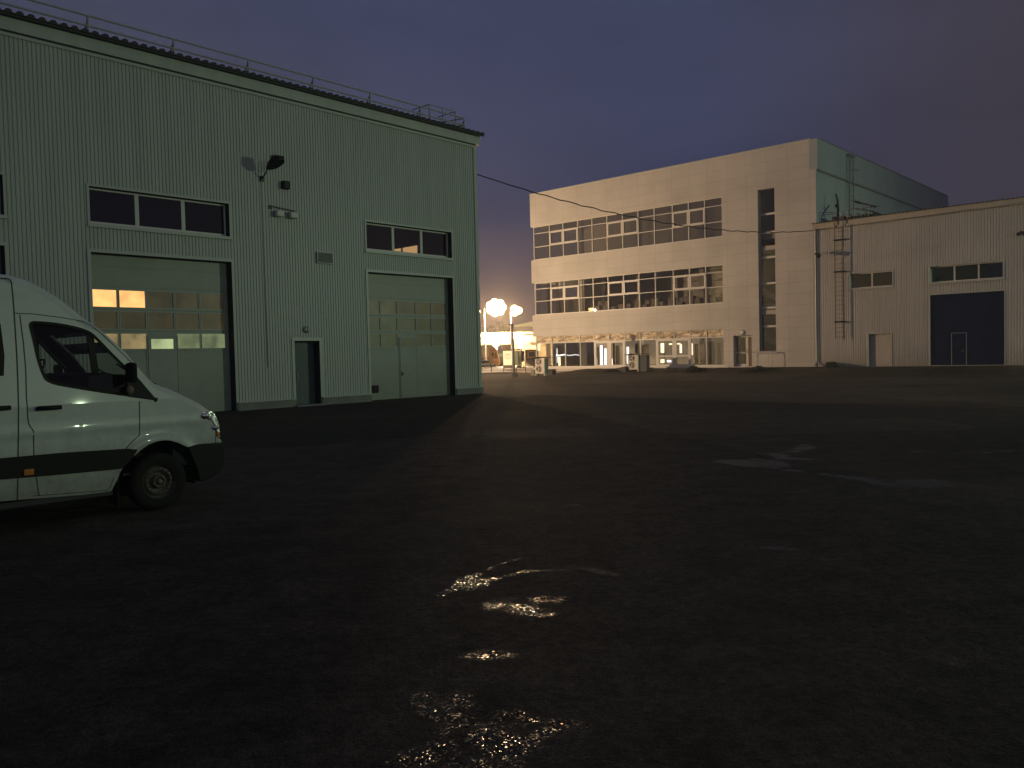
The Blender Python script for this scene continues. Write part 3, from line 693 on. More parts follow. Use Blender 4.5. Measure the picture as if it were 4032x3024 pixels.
    S_ = thing('wall_box', 'small square black box on the corrugated wall right of the floodlight', 'box', FA.W((a+b)/2, -.03, (z0_+z1_)/2), FA.rot)
    mb = MB(); hw, hh = (b-a)/2, (z1_-z0_)/2; mb.box(-hw, hw, -.16, 0, -hh, hh); mb.build('housing', 'black_plastic', S_, bevel=.02)
    mb = MB(); mb.box(-hw+.03, hw-.03, -.175, -.161, -hh+.03, hh-.03); mb.build('front_panel', 'plain_dark', S_)
    a, z1_ = F(1062, 812); b, z0_ = F(1160, 860)
    D_ = thing('twin_wall_lamp', 'pale twin-headed lamp on a thin horizontal bar, below the small black box', 'wall lamp', FA.W(a, -.03, z1_), FA.rot)
    Wd = b-a
    mb = MB(); mb.box(-.03, .05, -.05, 0, -.10, .03); mb.tube([(0, -.06, 0), (Wd, -.06, -.08)], .018, 6); mb.build('bar', 'rusty_steel', D_)
    for cx_ in (Wd*.30, Wd*.86):
        mb = MB(); mb.box(cx_-.17, cx_+.15, -.20, -.04, -.36, -.14); h_ = mb.build('lamp_head', 'cream_fixture', D_, bevel=.035)
        mb = MB(); mb.box(cx_-.14, cx_+.12, -.215, -.2, -.33, -.17); mb.build('lens', 'sign_white', h_)
        mb = MB(); mb.tube([(cx_, -.06, -.05), (cx_, -.1, -.16)], .014, 5); mb.build('hanger', 'rusty_steel', D_)
    x, z = F(1203.7, 1297.7)
    C_ = thing('bulkhead_lamp', 'small round unlit bulkhead lamp above the grey personnel door', 'wall lamp', FA.W(x, -.03, z), FA.rot)
    mb = MB(); mb.lathe([(0, -.09), (.06, -.085), (.095, -.05), (.10, 0)], (0, 0, 0), 'y', 20); mb.build('lens', 'cream_fixture', C_, True)
    mb = MB(); mb.lathe([(.095, -.055), (.125, -.05), (.13, 0), (.10, 0)], (0, 0, 0), 'y', 20); mb.box(-.012, .012, -.10, -.09, -.1, .1); mb.build('rim', 'galvanised', C_, True)
    return T
build_workshop()

# ================================================================== GLAZED OFFICE BUILDING
def build_office():
    F, X, Z = FB.F, FB.X, FB.Z
    T = thing('office_building', 'large three-storey pale panelled block with long window bands and a glazed ground floor', 'building', FB.W(0, 0, 0), FB.rot)
    CX = [s+35 for s in (-47.6, -45.8, -44.3, -42.7, -41.2, -39.68, -38.15, -36.65, -35.15, -33.52, -32.12, -30.75, -29.3)]
    zU = [Z(2842, y) for y in (772, 806, 870, 931.5)]; zM = [Z(2846, y) for y in (1039.5, 1069, 1127.7, 1193)]
    zG = [Z(2849, 1295), Z(2849, 1326.7), Z(2850, 1441)]
    top = Z(3186, 550); xr1 = X(3186, 560); xr2 = X(3213, 800); zn = Z(3205, 666); xl = -12.87; base = .30
    st = (X(2984.5, 900), X(3052, 1000), Z(3056, 1381), Z(3048, 738))
    dr = (X(2887.5, 1380), X(2960, 1380), Z(2950, 1443), Z(2887, 1322))
    hU = (xl-.2, CX[-1], zU[3], zU[0]); hM = (xl-.2, CX[-1], zM[3], zM[0]); hG = (xl-.2, CX[-1], zG[2], zG[0])
    mb = MB(); flatwall(mb, xl, xr1, base-.1, top, [hU, hM, hG, st, dr])
    flatwall(mb, xr1, xr2, base-.1, zn, [])
    for (z0, z1) in ((base-.1, zG[2]), (zG[0], zM[3]), (zM[0], zU[3]), (zU[0], top)):   # wrapped left end of the cladding bands
        mb.quad((xl, 0, z0), (xl, 31, z0), (xl, 31, z1), (xl, 0, z1)); 
        mb.quad((xl, 0, z0), (CX[-1], 0, z0), (CX[-1], .22, z0), (xl, .22, z0)); mb.quad((xl, 0, z1), (CX[-1], 0, z1), (CX[-1], .22, z1), (xl, .22, z1))
    for h in (hU, hM, hG): mb.quad((h[1], 0, h[2]), (h[1], .22, h[2]), (h[1], .22, h[3]), (h[1], 0, h[3]))
    reveals(mb, dr, 0, .42)
    mb.build('facade_wall', 'facade_panels', T)
    mb = MB(); reveals(mb, st, 0.0, .42); mb.build('stair_window_reveal', 'teal_side', T)
    mb = MB(); mb.box(xl-.03, xr1+.03, -.04, .30, top, top+.07); mb.build('coping', 'trim_metal', T)
    mb = MB(); mb.box(-12.55, dr[0]-.4, .02, .3, -.6, zG[2]-.12); mb.build('plinth', 'plinth_concrete', T)
    mb = MB(); mb.box(-12.6, dr[0]-.4, -.06, .2, zG[2]-.12, zG[2]-.02); mb.build('sill', 'white_frame', T)
    # side wall that catches the yard light
    D = 31.0; mb = MB(); corrugated(mb, 0, D, -.2, zn, [], .30, .03)
    vv = [(xr2+.0-y_, x_, z_) for x_, y_, z_ in mb.v]; mb.v = vv; mb.build('side_wall', 'teal_side', T)
    mb = MB(); mb.box(xr1+.0, xr2+.12, .0, D, zn, top-.0); mb.build('side_fascia', 'teal_side', T)
    mb = MB(); mb.box(xr2-.2, xr2+.16, .35, D+.05, top, top+.05); mb.box(xr2+.001, xr2+.15, .2, D, zn-.12, zn-.005); mb.build('side_trim', 'galvanised', T)
    mb = MB(); mb.quad((xl, .3, top-.6), (xr1, .3, top-.6), (xr1, D, top-.6), (xl, D, top-.6)); mb.quad((xl, D, -1), (xr2, D, -1), (xr2, D, top), (xl, D, top)); mb.build('roof', 'dark_roof', T)
    # floors, ceilings and back walls inside
    fl = [(zG[2]-.2, zG[2]-.05), (zG[0]+.9, zG[0]+1.2), (zM[0]+.7, zM[0]+1.0), (zU[0]+.7, zU[0]+.9)]
    mb = MB()
    for a, b in fl: mb.box(xl+.3, xr1-.4, .30, 13, a, b)
    mb.build('floor_slab', 'interior_light', T)
    mb = MB(); mb.box(xl+.3, xr1-.4, 9, 9.1, zG[2], zM[3]-.5); mb.box(xl+.3, xr1-.4, 7, 7.1, zM[3]-.2, zM[0]+.6); mb.box(xl+.3, xr1-.4, 7, 7.1, zU[3]-.2, zU[0]+.6)
    mb.box(-7.6, -7.5, .6, 7, zM[3]-.2, zM[0]+.6); mb.box(5.75, 5.9, .3, 9, zG[2], zU[0]+.6); mb.box(8.1, 8.25, .5, 9, 0, zU[0]+.6); mb.box(10.0, 10.15, .5, 9, 0, zU[0]+.6)
    mb.build('inner_wall', 'interior_light', T)
    mb = MB()
    for x in (-9.2, -3.2, 2.6): mb.box(x, x+.4, 2.0, 2.4, zG[2], zU[0]+.6)
    mb.build('column', 'interior_light', T)
    mb = MB()
    for x in (-12.2, -11.2, -8.1, -6.2): mb.box(x, x+.35, 1.3, 1.5, zM[3], zM[0])
    mb.box(-12.3, -8, 3.3, 3.5, zM[3], zM[0]-1.2); mb.build('partition', 'interior_dark', T)
    rnd = random.Random(4)
    mb = MB()
    for k in range(17):
        x = -7.2+k*.78; h_ = rnd.choice((.35, .5, .75)); w_ = rnd.uniform(.3, .7)
        mb.box(x, x+w_, .7, 1.2, zM[3]+.0, zM[3]+h_)
        if rnd.random() < .5: mb.box(x+.1, x+.5, .9, .95, zM[3]+h_+.02, zM[3]+h_+.35)
    mb.build('desk_row', 'furniture', T)
    # window bands
    def band(name, zs, cas):
        y = .12; fr = MB(); t = .035
        for z in (zs[0]-t, zs[3]+t): fr.box(CX[0]-.05, CX[-1], y, y+.09, z-t, z+t)
        for z in zs[1:3]:
            for i in range(12): fr.box(CX[i]+t, CX[i+1]-t, y+.002, y+.088, z-.028, z+.028)
        for i, x in enumerate(CX): fr.box(x-t, x+t, y-.012, y+.098, zs[3]+2*t, zs[0]-2*t)
        b = fr.build(name, 'white_frame', T)
        for i in cas:
            cf = MB(); x0, x1 = CX[i]+t, CX[i+1]-t; z0, z1 = zs[2]+.03, zs[1]-.03; w_ = .10
            cf.box(x0, x0+w_, y-.03, y+.03, z0, z1); cf.box(x1-w_, x1, y-.03, y+.03, z0, z1)
            cf.box(x0+w_, x1-w_, y-.03, y+.03, z0, z0+w_); cf.box(x0+w_, x1-w_, y-.03, y+.03, z1-w_, z1)
            cf.build('casement_frame', 'white_frame', b)
        for r_ in range(3):
            for i in range(12):
                g = MB(); tl = .0015*math.sin(i*1.7+r_*2.1)
                z1, z0 = zs[r_]-.03, zs[r_+1]+.03
                g.quad((CX[i]+t, y+.05+tl, z0), (CX[i+1]-t, y+.05-tl, z0), (CX[i+1]-t, y+.05-tl, z1), (CX[i]+t, y+.05+tl, z1))
                g.build('pane', 'window_glass_sheen' if name == 'upper_window_band' else 'window_glass_clear', b)
        # glazed return on the left corner
        g = MB(); g.quad((CX[0]-.03, y+.1, zs[3]), (CX[0]-.03, 7, zs[3]), (CX[0]-.03, 7, zs[0]), (CX[0]-.03, y+.1, zs[0])); g.build('side_glazing', 'window_glass_clear', b)
    band('upper_window_band', zU, (1, 2, 5, 6, 9, 10)); band('lower_window_band', zM, (1, 2, 5, 6, 9, 10))
    # ground floor glazing
    y = .12; t = .035; fr = MB(); z0, zt, z1 = zG[2], zG[1], zG[0]
    for i, x in enumerate(CX): fr.box(x-t, x+t, y-.012, y+.098, z0, z1)
    for i in range(12):
        fr.box(CX[i]+t, CX[i+1]-t, y, y+.09, z1-.04, z1); fr.box(CX[i]+t, CX[i+1]-t, y, y+.09, zt-.035, zt+.035)
        if i not in (4, 5, 8, 9): fr.box(CX[i]+t, CX[i+1]-t, y, y+.09, z0, z0+.10)
    S = fr.build('shopfront', 'white_frame', T)
    for i in range(12):
        g = MB(); tl = .03*math.sin(i*2.9); g.quad((CX[i]+t, y+.03+tl, zt+.03), (CX[i+1]-t, y+.03-tl, zt+.03), (CX[i+1]-t, y+.02, z1-.03), (CX[i]+t, y+.04, z1-.03)); g.build('transom_panel', 'crinkled_film', S)
        if i in (4, 5, 8, 9): continue
        g = MB(); g.quad((CX[i]+t, y+.05, z0+.1), (CX[i+1]-t, y+.05, z0+.1), (CX[i+1]-t, y+.05, zt-.03), (CX[i]+t, y+.05, zt-.03))
        g.build('pane', 'window_glass_dark' if i in (2, 3, 11) else 'window_glass_clear', S)
    for i in (4, 5, 8, 9):
        x0, x1 = CX[i]+t, CX[i+1]-t; d_ = MB(); w_ = .16; yy = y-.02
        d_.box(x0, x0+w_, yy, yy+.07, z0, zt-.035); d_.box(x1-w_, x1, yy, yy+.07, z0, zt-.035)
        d_.box(x0+w_, x1-w_, yy, yy+.07, z0, z0+.17); d_.box(x0+w_, x1-w_, yy, yy+.07, zt-.16, zt-.035)
        if i in (8, 9): zm_ = z0+.80; d_.box(x0+w_, x1-w_, yy, yy+.07, zm_-.06, zm_+.06)
        dd = d_.build('entrance_door', 'white_frame', S, bevel=.006)
        g = MB(); g.quad((x0+w_, yy+.03, z0+.17), (x1-w_, yy+.03, z0+.17), (x1-w_, yy+.03, zt-.16), (x0+w_, yy+.03, zt-.16)); g.build('door_pane', 'window_glass_clear', S)
    g = MB(); g.quad((CX[0]-.03, y+.1, z0), (CX[0]-.03, 6, z0), (CX[0]-.03, 6, z1), (CX[0]-.03, y+.1, z1)); g.build('side_glazing', 'window_glass_clear', S)
    # what shows behind the shopfront
    def pan(m, yy, boxes, name):
        mb = MB()
        for a, b, c, d in boxes:
            p = F(a, c, yy); q = F(b, d, yy); zz = max(q[1], zG[2]+.02)
            if p[1] > zz: mb.box(p[0], q[0], yy, yy+.05, zz, p[1])
        mb.build(name, m, T)
    pan('lit_cool', 3.2, [(2362, 2373.5, 1360, 1439), (2378.5, 2388.7, 1372, 1438), (2345, 2357, 1407, 1438), (2402, 2411, 1412, 1438), (2467, 2476, 1366, 1432), (2191, 2196, 1372, 1428), (2626, 2642, 1418, 1426)], 'lit_doorway')
    pan('lit_white', 3.0, [(2112, 2127, 1355, 1381), (2424, 2433, 1405, 1438), (2601, 2614, 1352, 1389), (2601, 2615, 1415, 1428.6), (2604, 2649, 1436, 1440), (2676, 2684, 1356, 1390), (2719, 2727, 1352, 1398), (2198, 2206, 1405, 1440), (2634, 2648, 1352, 1358), (2658, 2678, 1351, 1356)], 'lit_doorway')
    pan('furniture', 2.2, [(2150, 2168, 1353, 1450), (2423, 2440, 1360, 1440), (2350, 2360, 1365, 1440), (2520, 2556, 1357, 1392), (2735, 2750, 1355, 1440), (2790, 2815, 1345, 1440), (2822, 2838, 1350, 1440)], 'inner_column')
    pan('plain_dark', 2.0, [(2176, 2186, 1373, 1440), (2195, 2215, 1363, 1400), (2374, 2378, 1360, 1440), (2412, 2421, 1352, 1440), (2615, 2618, 1352, 1440), (2650, 2660, 1362, 1400), (2500, 2514, 1352, 1440)], 'inner_door')
    mb = MB()  # LED string in the second and third bay
    pts = []
    for k in range(25):
        px = 2190+k*3.75; pts.append((px, 1398+1.6*math.sin(k*.55)))
    P3 = [(F(px, py, .45)[0], .45, F(px, py, .45)[1]) for px, py in pts]; mb.tube(P3, .045, 6); mb.build('led_strip', 'led_strip', T)
    for x in (-10.8, -4.5, -.5, 3.2): light('shop_lamp', 'POINT', (x, 3.6, zG[0]-.35), 110, (1, .80, .56), .12, T)
    light('office_fill', 'POINT', (-10.4, 1.6, zM[0]+.25), 110, (1, .80, .55), .1, T)  # added fill light to brighten the left office bays
    # side entrance
    mb = MB(); yy = .34; x0, x1 = dr[0], dr[1]; w_ = x1-x0
    for a, b in ((0, .05), (.56, .70), (.93, 1.0)): mb.box(x0+w_*a, x0+w_*b, yy, yy+.07, dr[2], dr[3]-.12)
    mb.box(x0, x1, yy, yy+.07, dr[3]-.12, dr[3]); mb.box(x0+w_*.05, x0+w_*.56, yy, yy+.07, dr[2], dr[2]+.18); mb.box(x0+w_*.05, x0+w_*.56, yy+.002, yy+.068, dr[2]+.95, dr[2]+1.02)
    sd = mb.build('side_door', 'white_frame', T)
    mb = MB(); mb.quad((x0+w_*.05, yy+.03, dr[2]+.18), (x0+w_*.56, yy+.03, dr[2]+.18), (x0+w_*.56, yy+.03, dr[3]-.12), (x0+w_*.05, yy+.03, dr[3]-.12)); mb.build('door_pane', 'window_glass_dark', sd)
    mb = MB(); mb.quad((x0+w_*.70, yy+.03, dr[2]), (x0+w_*.93, yy+.03, dr[2]), (x0+w_*.93, yy+.03, dr[3]-.12), (x0+w_*.70, yy+.03, dr[3]-.12)); mb.build('side_light_panel', 'rusty_steel', sd)
    mb = MB(); hx = x0+w_*.6; mb.tube([(hx, yy-.01, dr[2]+1.0), (hx, yy-.06, dr[2]+1.0), (hx, yy-.06, dr[2]+1.25), (hx, yy-.01, dr[2]+1.25)], .016, 6); mb.build('handle', 'galvanised', sd)
    # stair window with the flights behind it
    x0, x1, z0, z1 = st; yy = .34; mb = MB()
    zs = [Z(3020, p_, yy) for p_ in (842.7, 915, 1013.7, 1116, 1212, 1285)]
    mb.box(x0, x0+.04, yy, yy+.06, z0, z1); mb.box(x1-.04, x1, yy, yy+.06, z0, z1)
    for z in zs: mb.box(x0+.04, x1-.04, yy, yy+.06, z-.07, z+.07)
    sw = mb.build('stair_window', 'white_frame', T)
    for a, b in zip([z1]+zs, zs+[z0]):
        g = MB(); g.quad((x0+.04, yy+.03, b+.07), (x1-.04, yy+.03, b+.07), (x1-.04, yy+.03, a-.07 if a != z1 else a), (x0+.04, yy+.03, a-.07 if a != z1 else a)); g.build('pane', 'window_glass_clear', sw)
    mb = MB(); xa, xb2 = x0-.9, x1+.6
    for zt_, zb_ in ((Z(3020, 935, 1.2), Z(3020, 1010, 1.2)), (Z(3020, 1122, 1.2), Z(3020, 1195, 1.2)), (Z(3020, 1292, 1.2), Z(3020, 1368, 1.2))):
        n_ = 8; top_ = [(xa, zt_)]; run = (xb2-xa)/n_; rise_ = (zt_-zb_)/n_
        for k in range(n_): top_ += [(xa+run*(k+1), zt_-rise_*k), (xa+run*(k+1), zt_-rise_*(k+1))]
        poly = top_+[(xb2, zb_-.35), (xa, zt_-.45)]; mb.prism(poly, .9, 1.6)
    for zc in (Z(3020, 930, .8), Z(3020, 1212, .8)): mb.box(xa, xb2, .6, 2.5, zc-.25, zc+.25)
    mb.build('staircase', 'interior_light', T)
    light('stair_fill', 'POINT', (x0-.2, .62, z1-1.0), 4, (1, .72, .48), .1, T); light('stair_fill', 'POINT', (x0-.2, .62, z0+5.2), 7, (1, .72, .48), .1, T)  # added fill lights; the flights are really lit from outside
    # handrail right of the side door
    mb = MB(); a = F(2937, 1387, -.5); b = F(3040, 1388, -.5); g0_ = .3
    mb.tube([(a[0], -.5, g0_), (a[0], -.5, a[1]), (b[0], -.5, a[1]), (b[0], -.5, g0_)], .025, 6); mb.tube([(b[0], -.5, a[1]), (b[0], -.0, a[1])], .025, 6)
    hr = thing('handrail', 'thin steel handrail beside the side entrance of the panelled block', 'handrail', FB.W(0, 0, 0), FB.rot)
    mb.build('rail', 'galvanised', hr)
    x, z = F(2925.4, 1309.5)
    C_ = thing('bulkhead_lamp', 'small round unlit lamp above the recessed side entrance of the panelled block', 'wall lamp', FB.W(x, 0, z), FB.rot)
    mb = MB(); mb.lathe([(0, -.10), (.10, -.09), (.14, -.05), (.15, 0)], (0, 0, 0), 'y', 20); mb.build('lens', 'cream_fixture', C_, True)
    mb = MB(); mb.lathe([(.14, -.055), (.18, -.05), (.18, 0)], (0, 0, 0), 'y', 20); mb.build('rim', 'galvanised', C_, True)
    # caged roof ladder on the side wall
    lx = xr2+.35
    ray_ = ray(3366, 610); nS = aB  # plane of the side wall
    d_ = (T.location+aB*lx).dot(aB)
    def side(px, py): r_ = ray(px, py); t_ = d_/(r_.dot(aB)); q = r_*t_; return -(q.dot(nB))-55.0, q.z+EYE
    ya, zt_ = side(3345, 606); yb_, _ = side(3373, 610)
    Ld = thing('roof_ladder', 'tall grey access ladder on the teal side wall, rising above its parapet', 'ladder', FB.W(lx, ya, 10.0), FB.rot)
    mb = MB(); W_ = .75; zz = zt_-10
    for y_ in (0, W_): mb.tube([(0, y_, -.2), (0, y_, zz)], .05, 6)
    mb.build('stile', 'galvanised', Ld)
    mb = MB()
    for k in range(int((zz+.1)/.32)): mb.tube([(0, 0, k*.32), (0, W_, k*.32)], .022, 5)
    mb.build('rung', 'galvanised', Ld)
    mb = MB(); mb.tube([(0, 0, zz), (-.9, 0, zz)], .05, 6); mb.tube([(0, W_, zz), (-.9, W_, zz)], .05, 6); mb.box(-.9, .1, -.1, W_+.1, zz-.12, zz-.02)
    mb.build('top_platform', 'galvanised', Ld)
    for k in range(1, int(zz/1.1)): MB().tube([(0, 0, k*1.1), (.4, .05, k*1.1), (.55, W_/2, k*1.1), (.4, W_-.05, k*1.1), (0, W_, k*1.1)], .02, 5).build('cage_hoop', 'galvanised', Ld)
build_office()

# ================================================================== LOW HALL WITH THE BLUE GATE
def build_hall():
    F, X, Z = FC.F, FC.X, FC.Z
    T = thing('low_hall', 'low corrugated cream hall with a dark blue gate and a beige fascia', 'hall', FC.W(0, 0, 0), FC.rot)
    xl = X(3203, 900); xr = 22.0; top = Z(3204, 903)+.02; ftop = Z(3200, 887)+.05; D = 24
    def hole(x0, x1, t, b): return (x0, x1, b, t)
    w1 = (X(3347, 1110), X(3513.7, 1100), Z(3514, 1125.6), Z(3430, 1071.5)); w2 = (X(3662, 1080), X(3949, 1060), Z(3950, 1094), Z(3949, 1027))
    dr = (X(3420, 1380), X(3509.7, 1380), Z(3465, 1442), Z(3465, 1314)); gt = (X(3662, 1300), X(3955, 1300), Z(3956, 1436), Z(3953.5, 1144.5))
    mb = MB(); corrugated(mb, xl, xr, .10, top, [w1, w2, dr, gt], .15, .02); mb.build('wall', 'corrugated_cream', T)
    mb = MB(); mb.box(xl-.02, xr, -.16, .1, top, ftop); mb.build('fascia', 'beige_fascia', T, bevel=.01)
    mb = MB(); mb.box(xl-.02, xr, -.22, -.165, top-.05, top+.05); mb.build('gutter_lip', 'beige_fascia', T)
    mb = MB(); p = .26; x = xl-.05; pts = []
    while x < xr+.1: pts += [(x, 0), (x+.05, .06), (x+.13, .06), (x+.18, 0)]; x += p
    for (a, za), (b, zb_) in zip(pts, pts[1:]): mb.quad((a, -.24, ftop+za), (b, -.24, ftop+zb_), (b, D, ftop+.0+zb_-.4), (a, D, ftop-.4+za)); 
    for (a, za), (b, zb_) in zip(pts, pts[1:]): mb.quad((a, -.24, ftop-.02), (b, -.24, ftop-.02), (b, -.24, ftop+zb_), (a, -.24, ftop+za))
    mb.build('roof', 'dark_roof', T)
    mb = MB(); mb.quad((xr, 0, 0), (xr, D, 0), (xr, D, ftop), (xr, 0, ftop)); mb.quad((xl, D, 0), (xr, D, 0), (xr, D, ftop-.4), (xl, D, ftop-.4)); mb.build('end_wall', 'corrugated_cream', T)
    mb = MB(); x = xl
    for a, b in ((xl, dr[0]-.02), (dr[1]+.02, gt[0]-.02), (gt[1]+.02, xr)): mb.box(a, b, -.08, .1, -.2, .42)
    mb.build('plinth', 'plinth_concrete', T)
    def window(h, n):
        x0, x1, z0, z1 = h; m = MB(); reveals(m, h, -.024, .3); surround(m, h, .07, -.045, -.026)
        m.box(x0-.15, x1+.15, -.11, -.046, z0-.09, z0-.072)
        wn = m.build('window', 'trim_metal', T); fr = MB(); y = .22
        fr.box(x0, x1, y, y+.05, z0, z0+.07); fr.box(x0, x1, y, y+.05, z1-.05, z1)
        for k in range(n+1): xm = x0+(x1-x0)*k/n; fr.box(max(x0, xm-.05), min(x1, xm+.05), y, y+.05, z0+.07, z1-.05)
        fr.build('frame', 'white_frame', wn)
        for k in range(n): g = MB(); g.box(x0+(x1-x0)*k/n+.05, x0+(x1-x0)*(k+1)/n-.05, y+.02, y+.026, z0+.06, z1-.04); g.build('pane', 'window_glass_dark', wn)
    window(w1, 2); window(w2, 3)
    mb = MB(); mb.quad((xl+.2, 1.0, .3), (xr-.2, 1.0, .3), (xr-.2, 1.0, top), (xl+.2, 1.0, top)); mb.build('inner_screen', 'interior_dark', T)
    m = MB(); reveals(m, dr, -.024, .26, False); surround(m, dr, .06, -.045, -.026, False); d_ = m.build('door', 'trim_metal', T)
    m = MB(); m.box(dr[0], dr[1], .20, .24, dr[2], dr[3]); m.box(dr[0]+.12, dr[1]-.12, .188, .20, dr[2]+.12, dr[3]-.12); m.build('door_leaf', 'white_door', d_, bevel=.006)
    m = MB(); m.tube([(dr[0]+.15, .2, dr[2]+1.0), (dr[0]+.15, .14, dr[2]+1.0), (dr[0]+.3, .14, dr[2]+1.0)], .016, 6); m.build('handle', 'galvanised', d_)
    m = MB(); reveals(m, gt, -.024, .12, False); surround(m, gt, .06, -.045, -.026, False); g_ = m.build('gate', 'trim_metal', T)
    m = MB(); z = gt[2]; n_ = 9; hgt = (gt[3]-gt[2])/n_
    for k in range(n_):
        m.box(gt[0], gt[1], .08, .12, gt[2]+k*hgt+.008, gt[2]+(k+1)*hgt-.008)
        for j in range(3): m.box(gt[0], gt[1], .072, .08, gt[2]+k*hgt+.1+j*.14, gt[2]+k*hgt+.13+j*.14)
    m.box(gt[0], gt[1], .10, .13, gt[2], gt[3]); m.build('gate_leaf', 'blue_gate', g_)
    a, b, zt_ = X(3747, 1380), X(3803, 1380), Z(3775, 1312)
    m = MB()
    m.box(a-.035, a, .05, .07, gt[2], zt_); m.box(b, b+.035, .05, .07, gt[2], zt_); m.box(a-.035, b+.035, .05, .07, zt_, zt_+.035); m.build('wicket_frame', 'galvanised', g_)
    m = MB(); m.tube([(b-.12, .07, 1.3), (b-.12, .03, 1.3), (b-.24, .03, 1.3)], .014, 5); m.build('handle', 'galvanised', g_)
    m = MB(); m.box(xl-.02, xl+.10, -.09, -.03, .2, top); m.build('corner_trim', 'teal_side', T)
    m = MB(); m.tube([(xl+.18, -.12, top+.0), (xl+.18, -.12, .75), (xl+.18, -.3, .55)], .055, 8); m.build('downpipe', 'galvanised', T)
    # roof access: ladder, landing guard, vent
    yl = -.28; xa, xb_ = X(3288, 1100, yl), X(3322, 1100, yl); zt_, zb_ = Z(3322, 836, yl), Z(3300, 1335, yl)
    L_ = thing('wall_ladder', 'rusty fixed ladder standing off the cream corrugated wall up to its roof', 'ladder', FC.W(xa, 0, zb_), FC.rot)
    W_ = xb_-xa; H = zt_-zb_; Hw = top-zb_
    for q, hh in ((0, Hw+.45), (W_, H)):
        m = MB(); m.tube([(q, yl, 0), (q, yl, hh)], .035, 6); m.build('stile', 'rusty_steel', L_)
    m = MB()
    for k in range(int(Hw/.3)): m.tube([(0, yl, .15+k*.3), (W_, yl, .15+k*.3)], .013, 5)
    m.build('rung', 'rusty_steel', L_)
    for py in (945, 1070, 1267):
        z = Z(3300, py, yl)-zb_; m = MB(); m.box(-.05, W_+.05, yl-.05, yl-.0, z-.05, z+.05); m.tube([(-.2, -.02, z+.02), (0, yl, z)], .022, 5); m.tube([(W_, yl, z), (W_+.1, -.02, z+.02)], .022, 5); m.build('wall_bracket', 'dark_rubber', L_)
    G_ = thing('roof_landing', 'dark grated roof landing with pipe railings at the head of the rusty ladder', 'railing', FC.W(xa, 0, ftop), FC.rot)
    y0 = .4; x1 = X(3420, 845, y0)-xa; z1 = Z(3420, 843, y0)-ftop; z0_ = Z(3322, 854, y0)-ftop
    m = MB(); m.tube([(W_, y0, z0_), (x1, y0, z0_+.0)], .03, 6); m.tube([(W_, y0, z0_+.5), (x1, y0, z0_+.5)], .02, 6)
    for k in range(4): xx = W_+(x1-W_)*k/3; m.tube([(xx, y0, -.05), (xx, y0, z0_+.5)], .02, 6)
    m.tube([(W_, 2.6, z0_+.75), (x1, 2.6, z0_+.75)], .025, 6); m.tube([(W_, y0, z0_+.5), (W_, 2.6, z0_+.75)], .02, 6); m.tube([(x1, y0, z0_+.5), (x1, 2.6, z0_+.75)], .02, 6)
    m.build('railing', 'galvanised', G_)
    m = MB(); m.box(0, x1, y0+.2, 2.4, .10, .16)
    for k in range(5): m.box(.1+k*.5, .2+k*.5, y0+.3, 2.3, .16, .45)
    m.tube([(W_-.1, 2.2, 1.5), (x1+.3, .8, .75)], .07, 6); m.tube([(W_+.2, 1.2, .9), (x1+.2, .7, .45)], .05, 6)
    m.build('grating', 'plain_dark', G_)
    m = MB(); xq = X(3224, 850, 1.0)-xa
    for z in (.25, .7): m.tube([(xq, 1.0, z), (-.1, 1.0, z)], .02, 5)
    for k in range(4): xx = xq+(-.1-xq)*k/3; m.tube([(xx, 1.0, -.1), (xx, 1.0, .72)], .02, 5)
    m.build('side_railing', 'galvanised', G_)
    V_ = thing('roof_vent_pipe', 'dark bent vent pipe rising from the cream hall roof in front of the teal wall', 'vent pipe', FC.W(X(3300, 840, 1.4), 1.4, ftop-.1), FC.rot)
    zt2 = Z(3290, 757, 1.4)-ftop; x2 = X(3288, 765, 1.4)-X(3300, 840, 1.4)
    m = MB(); m.tube([(0, 0, 0), (0, 0, zt2*.55), (-.04, 0, zt2*.8), (x2+.05, 0, zt2)], .10, 8, r1=.05); m.build('pipe', 'plain_dark', V_)
    m = MB(); m.box(-.32, .25, -.25, .25, .25, .62); m.build('flashing_box', 'rusty_steel', V_, bevel=.03)
    m = MB(); m.ico((x2+.12, 0, zt2*.62), .16, 1, .15); m.build('joint', 'dark_rubber', V_)
    # wall lamps
    def arm_lamp(px, py, label, sgn=1):
        x, z = F(px, py); A = thing('wall_lamp', label, 'wall lamp', FC.W(x, -.03, z), FC.rot)
        m = MB(); m.box(-.07, .07, -.05, 0, -.09, .09); m.tube([(0, -.04, 0), (.12*sgn, -.35, .05), (.3*sgn, -.6, .0)], .03, 6); m.build('arm', 'dark_rubber', A)
        m = MB(); m.tube([(.22*sgn, -.48, .03), (.42*sgn, -.75, -.06), (.62*sgn, -1.0, -.20)], .085, 8, r1=.14); m.build('lamp_head', 'dark_rubber', A, True)
    arm_lamp(3212, 1004, 'unlit dark lamp on a short arm at the cream hall corner, beside the downpipe')
    arm_lamp(4010, 922, 'unlit dark lamp high on the cream wall, above and right of the blue gate')
build_hall()

